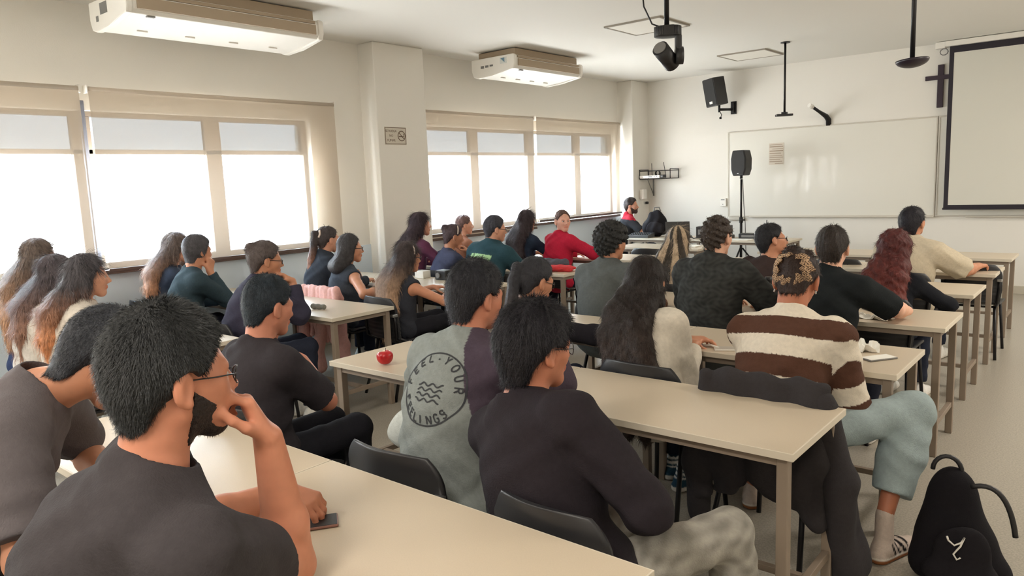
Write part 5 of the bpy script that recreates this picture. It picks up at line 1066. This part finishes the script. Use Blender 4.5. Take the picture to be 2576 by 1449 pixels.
crumple(-.97, 3.80, .15, .11, .055, 'crumpled white paper bag on the aisle table beside the striped shirt', rz=20)
crumple(-1.13, 4.66, .2, .1, .03, 'creased paper under the elbow of the boy in the black shirt', rz=-10)
def sheetpaper(x, y, rz, label, w=.21, l=.297, t=.004, m=None, name='paper', cat='paper'):
    return obj(name, box(BM(), (-w/2, -l/2, 0), (w/2, l/2, t), .001), m or M_paper, label=label, cat=cat, loc=(x, y, .7502), rz=math.radians(rz))
sheetpaper(-4.08, 5.95, 20, 'white paper beside the red bag', .1, .15)
sheetpaper(-4.6, 7.1, 15, 'open white sheet in front of the red sweater', .25, .3)
sheetpaper(-4.9, 5.75, -10, 'white sheet in front of the boy in the teal jacket')
sheetpaper(-4.25, 8.5, 5, 'white notebook left on the last window-side table', .3, .22, .012, name='notebook', cat='notebook')
sheetpaper(-4.1, 9.6, -5, 'white sheet on the table right of the presenter desk', .5, .25)
sheetpaper(-6.0, 5.8, 25, 'bright white sheet by the window, before the burgundy top', .3, .21)
sheetpaper(-5.6, 1.98, 5, 'white sheet in front of the long haired girls at the left')
obj('white_box', box(BM(), (-.06, -.05, 0), (.06, .05, .07), .004), M_white, label='small white box on the table behind the blonde-tipped hair', cat='box', loc=(-5.25, 4.9, .7505))
e = empty('camera_case', (-4.95, 4.9, .7505), label='small black device on the table before the girl looking down', cat='device'); obj('case', box(BM(), (-.07, -.06, 0), (.07, .06, .09), .008), M_black, e); obj('lens', tube(BM(), [(-.02, -.06, .045), (-.02, -.075, .045)], .025, 16), M_grey, e)
# presenter's equipment
e = empty('backpack', (-5.45, 9.85, .7505), rz=math.radians(20), label='black backpack standing on the presenter desk', cat='backpack')
soft('bag_body', [El((0, 0, .14), (.2, .12, .15), None, .05), El((.03, 0, .25), (.13, .1, .14), None, .05)], (34, 32, 36), .01, parent=e, disp=folds(.008, 45))
soft('front_pocket', [El((.02, -.09, .13), (.13, .06, .1), None, .03)], (44, 42, 46), .01, parent=e, disp=folds(.008, 55))
bm = BM(); tube(bm, [(-.01, 0, .37), (0, 0, .43), (.07, 0, .43), (.09, 0, .37)], .01, 8); obj('handle', bm, M_grey, e)
e = empty('laptop', (-5.0, 9.75, .7505), rz=math.radians(-160), label='open black laptop seen from behind on the presenter desk', cat='laptop')
obj('keyboard_base', box(BM(), (-.17, -.12, 0), (.17, .12, .018), .004), M_black, e)
obj('screen_lid', box(BM(), (-.17, -.006, 0), (.17, .006, .23), .004, M=Matrix.Translation((0, .12, .015)) @ Matrix.Rotation(-.25, 4, 'X')), mat('laptop_lid', sr(70, 66, 62), .4), e)
e = empty('audio_mixer', (-5.55, 9.62, .7505), label='dark audio mixer along the front of the presenter desk', cat='mixer')
bm = BM(); prism(bm, [(-.1, 0), (.1, 0), (.1, .07), (-.1, .035)], 0, -.17, .17, bev=.004); obj('case', bm, mat('mixer_grey', sr(74, 74, 74), .5), e)
bm = BM()
for i in range(8):
    for j in range(3): box(bm, (-.14+i*.038, -.06+j*.05, .04+j*.008), (-.125+i*.038, -.045+j*.05, .062+j*.008), .003)
obj('knobs', bm, M_black, e, kind='stuff')
for i, (x, y, w, d, hh, lb, nm) in enumerate([(-4.62, 9.78, .1, .08, .16, 'black upright equipment box right of the laptop', 'equipment_box'), (-4.35, 9.72, .16, .1, .05, 'flat black equipment case in the middle of the corner tables', 'equipment_case'), (-4.28, 9.73, .08, .07, .13, 'black receiver block on the flat equipment case', 'receiver_block'), (-3.95, 9.78, .14, .08, .07, 'low black case at the right end of the corner tables', 'equipment_case')]):
    e = empty(nm, (x, y, .7505+(.0505 if i == 2 else 0)), rz=math.radians([10, -5, 12, 4][i]), label=lb, cat='equipment'); obj('case', box(BM(), (-w, -d, 0), (w, d, hh), .008), [M_black, mat('case_grey', sr(92, 88, 84), .5), M_black, M_black][i], e); obj('panel', box(BM(), (-w*.7, -d-.002, hh*.3), (w*.7, -d+.001, hh*.75)), M_grey, e)
for i, (x, y, lb) in enumerate([(-4.15, 9.95, 'thin black antenna standing left on the corner tables'), (-3.8, 9.95, 'thin black antenna standing right on the corner tables')]):
    e = empty('antenna', (x, y, .7505), label=lb, cat='antenna'); bm = BM(); tube(bm, [(0, 0, 0), (0, 0, .015)], .03, 12); obj('base', bm, M_black, e); bm = BM(); tube(bm, [(0, 0, .01), (-.02+.03*i, 0, .24)], .006, 6); obj('rod', bm, M_black, e)
bm = BM(); tube(bm, [(-.2+.03*a, .05*math.sin(a*1.1), .012+.012*abs(math.sin(a*.8))) for a in range(16)], .007, 6); obj('cable', bm, M_black, label='tangled black cable across the corner tables', cat='cable', loc=(-4.55, 9.5, .752))
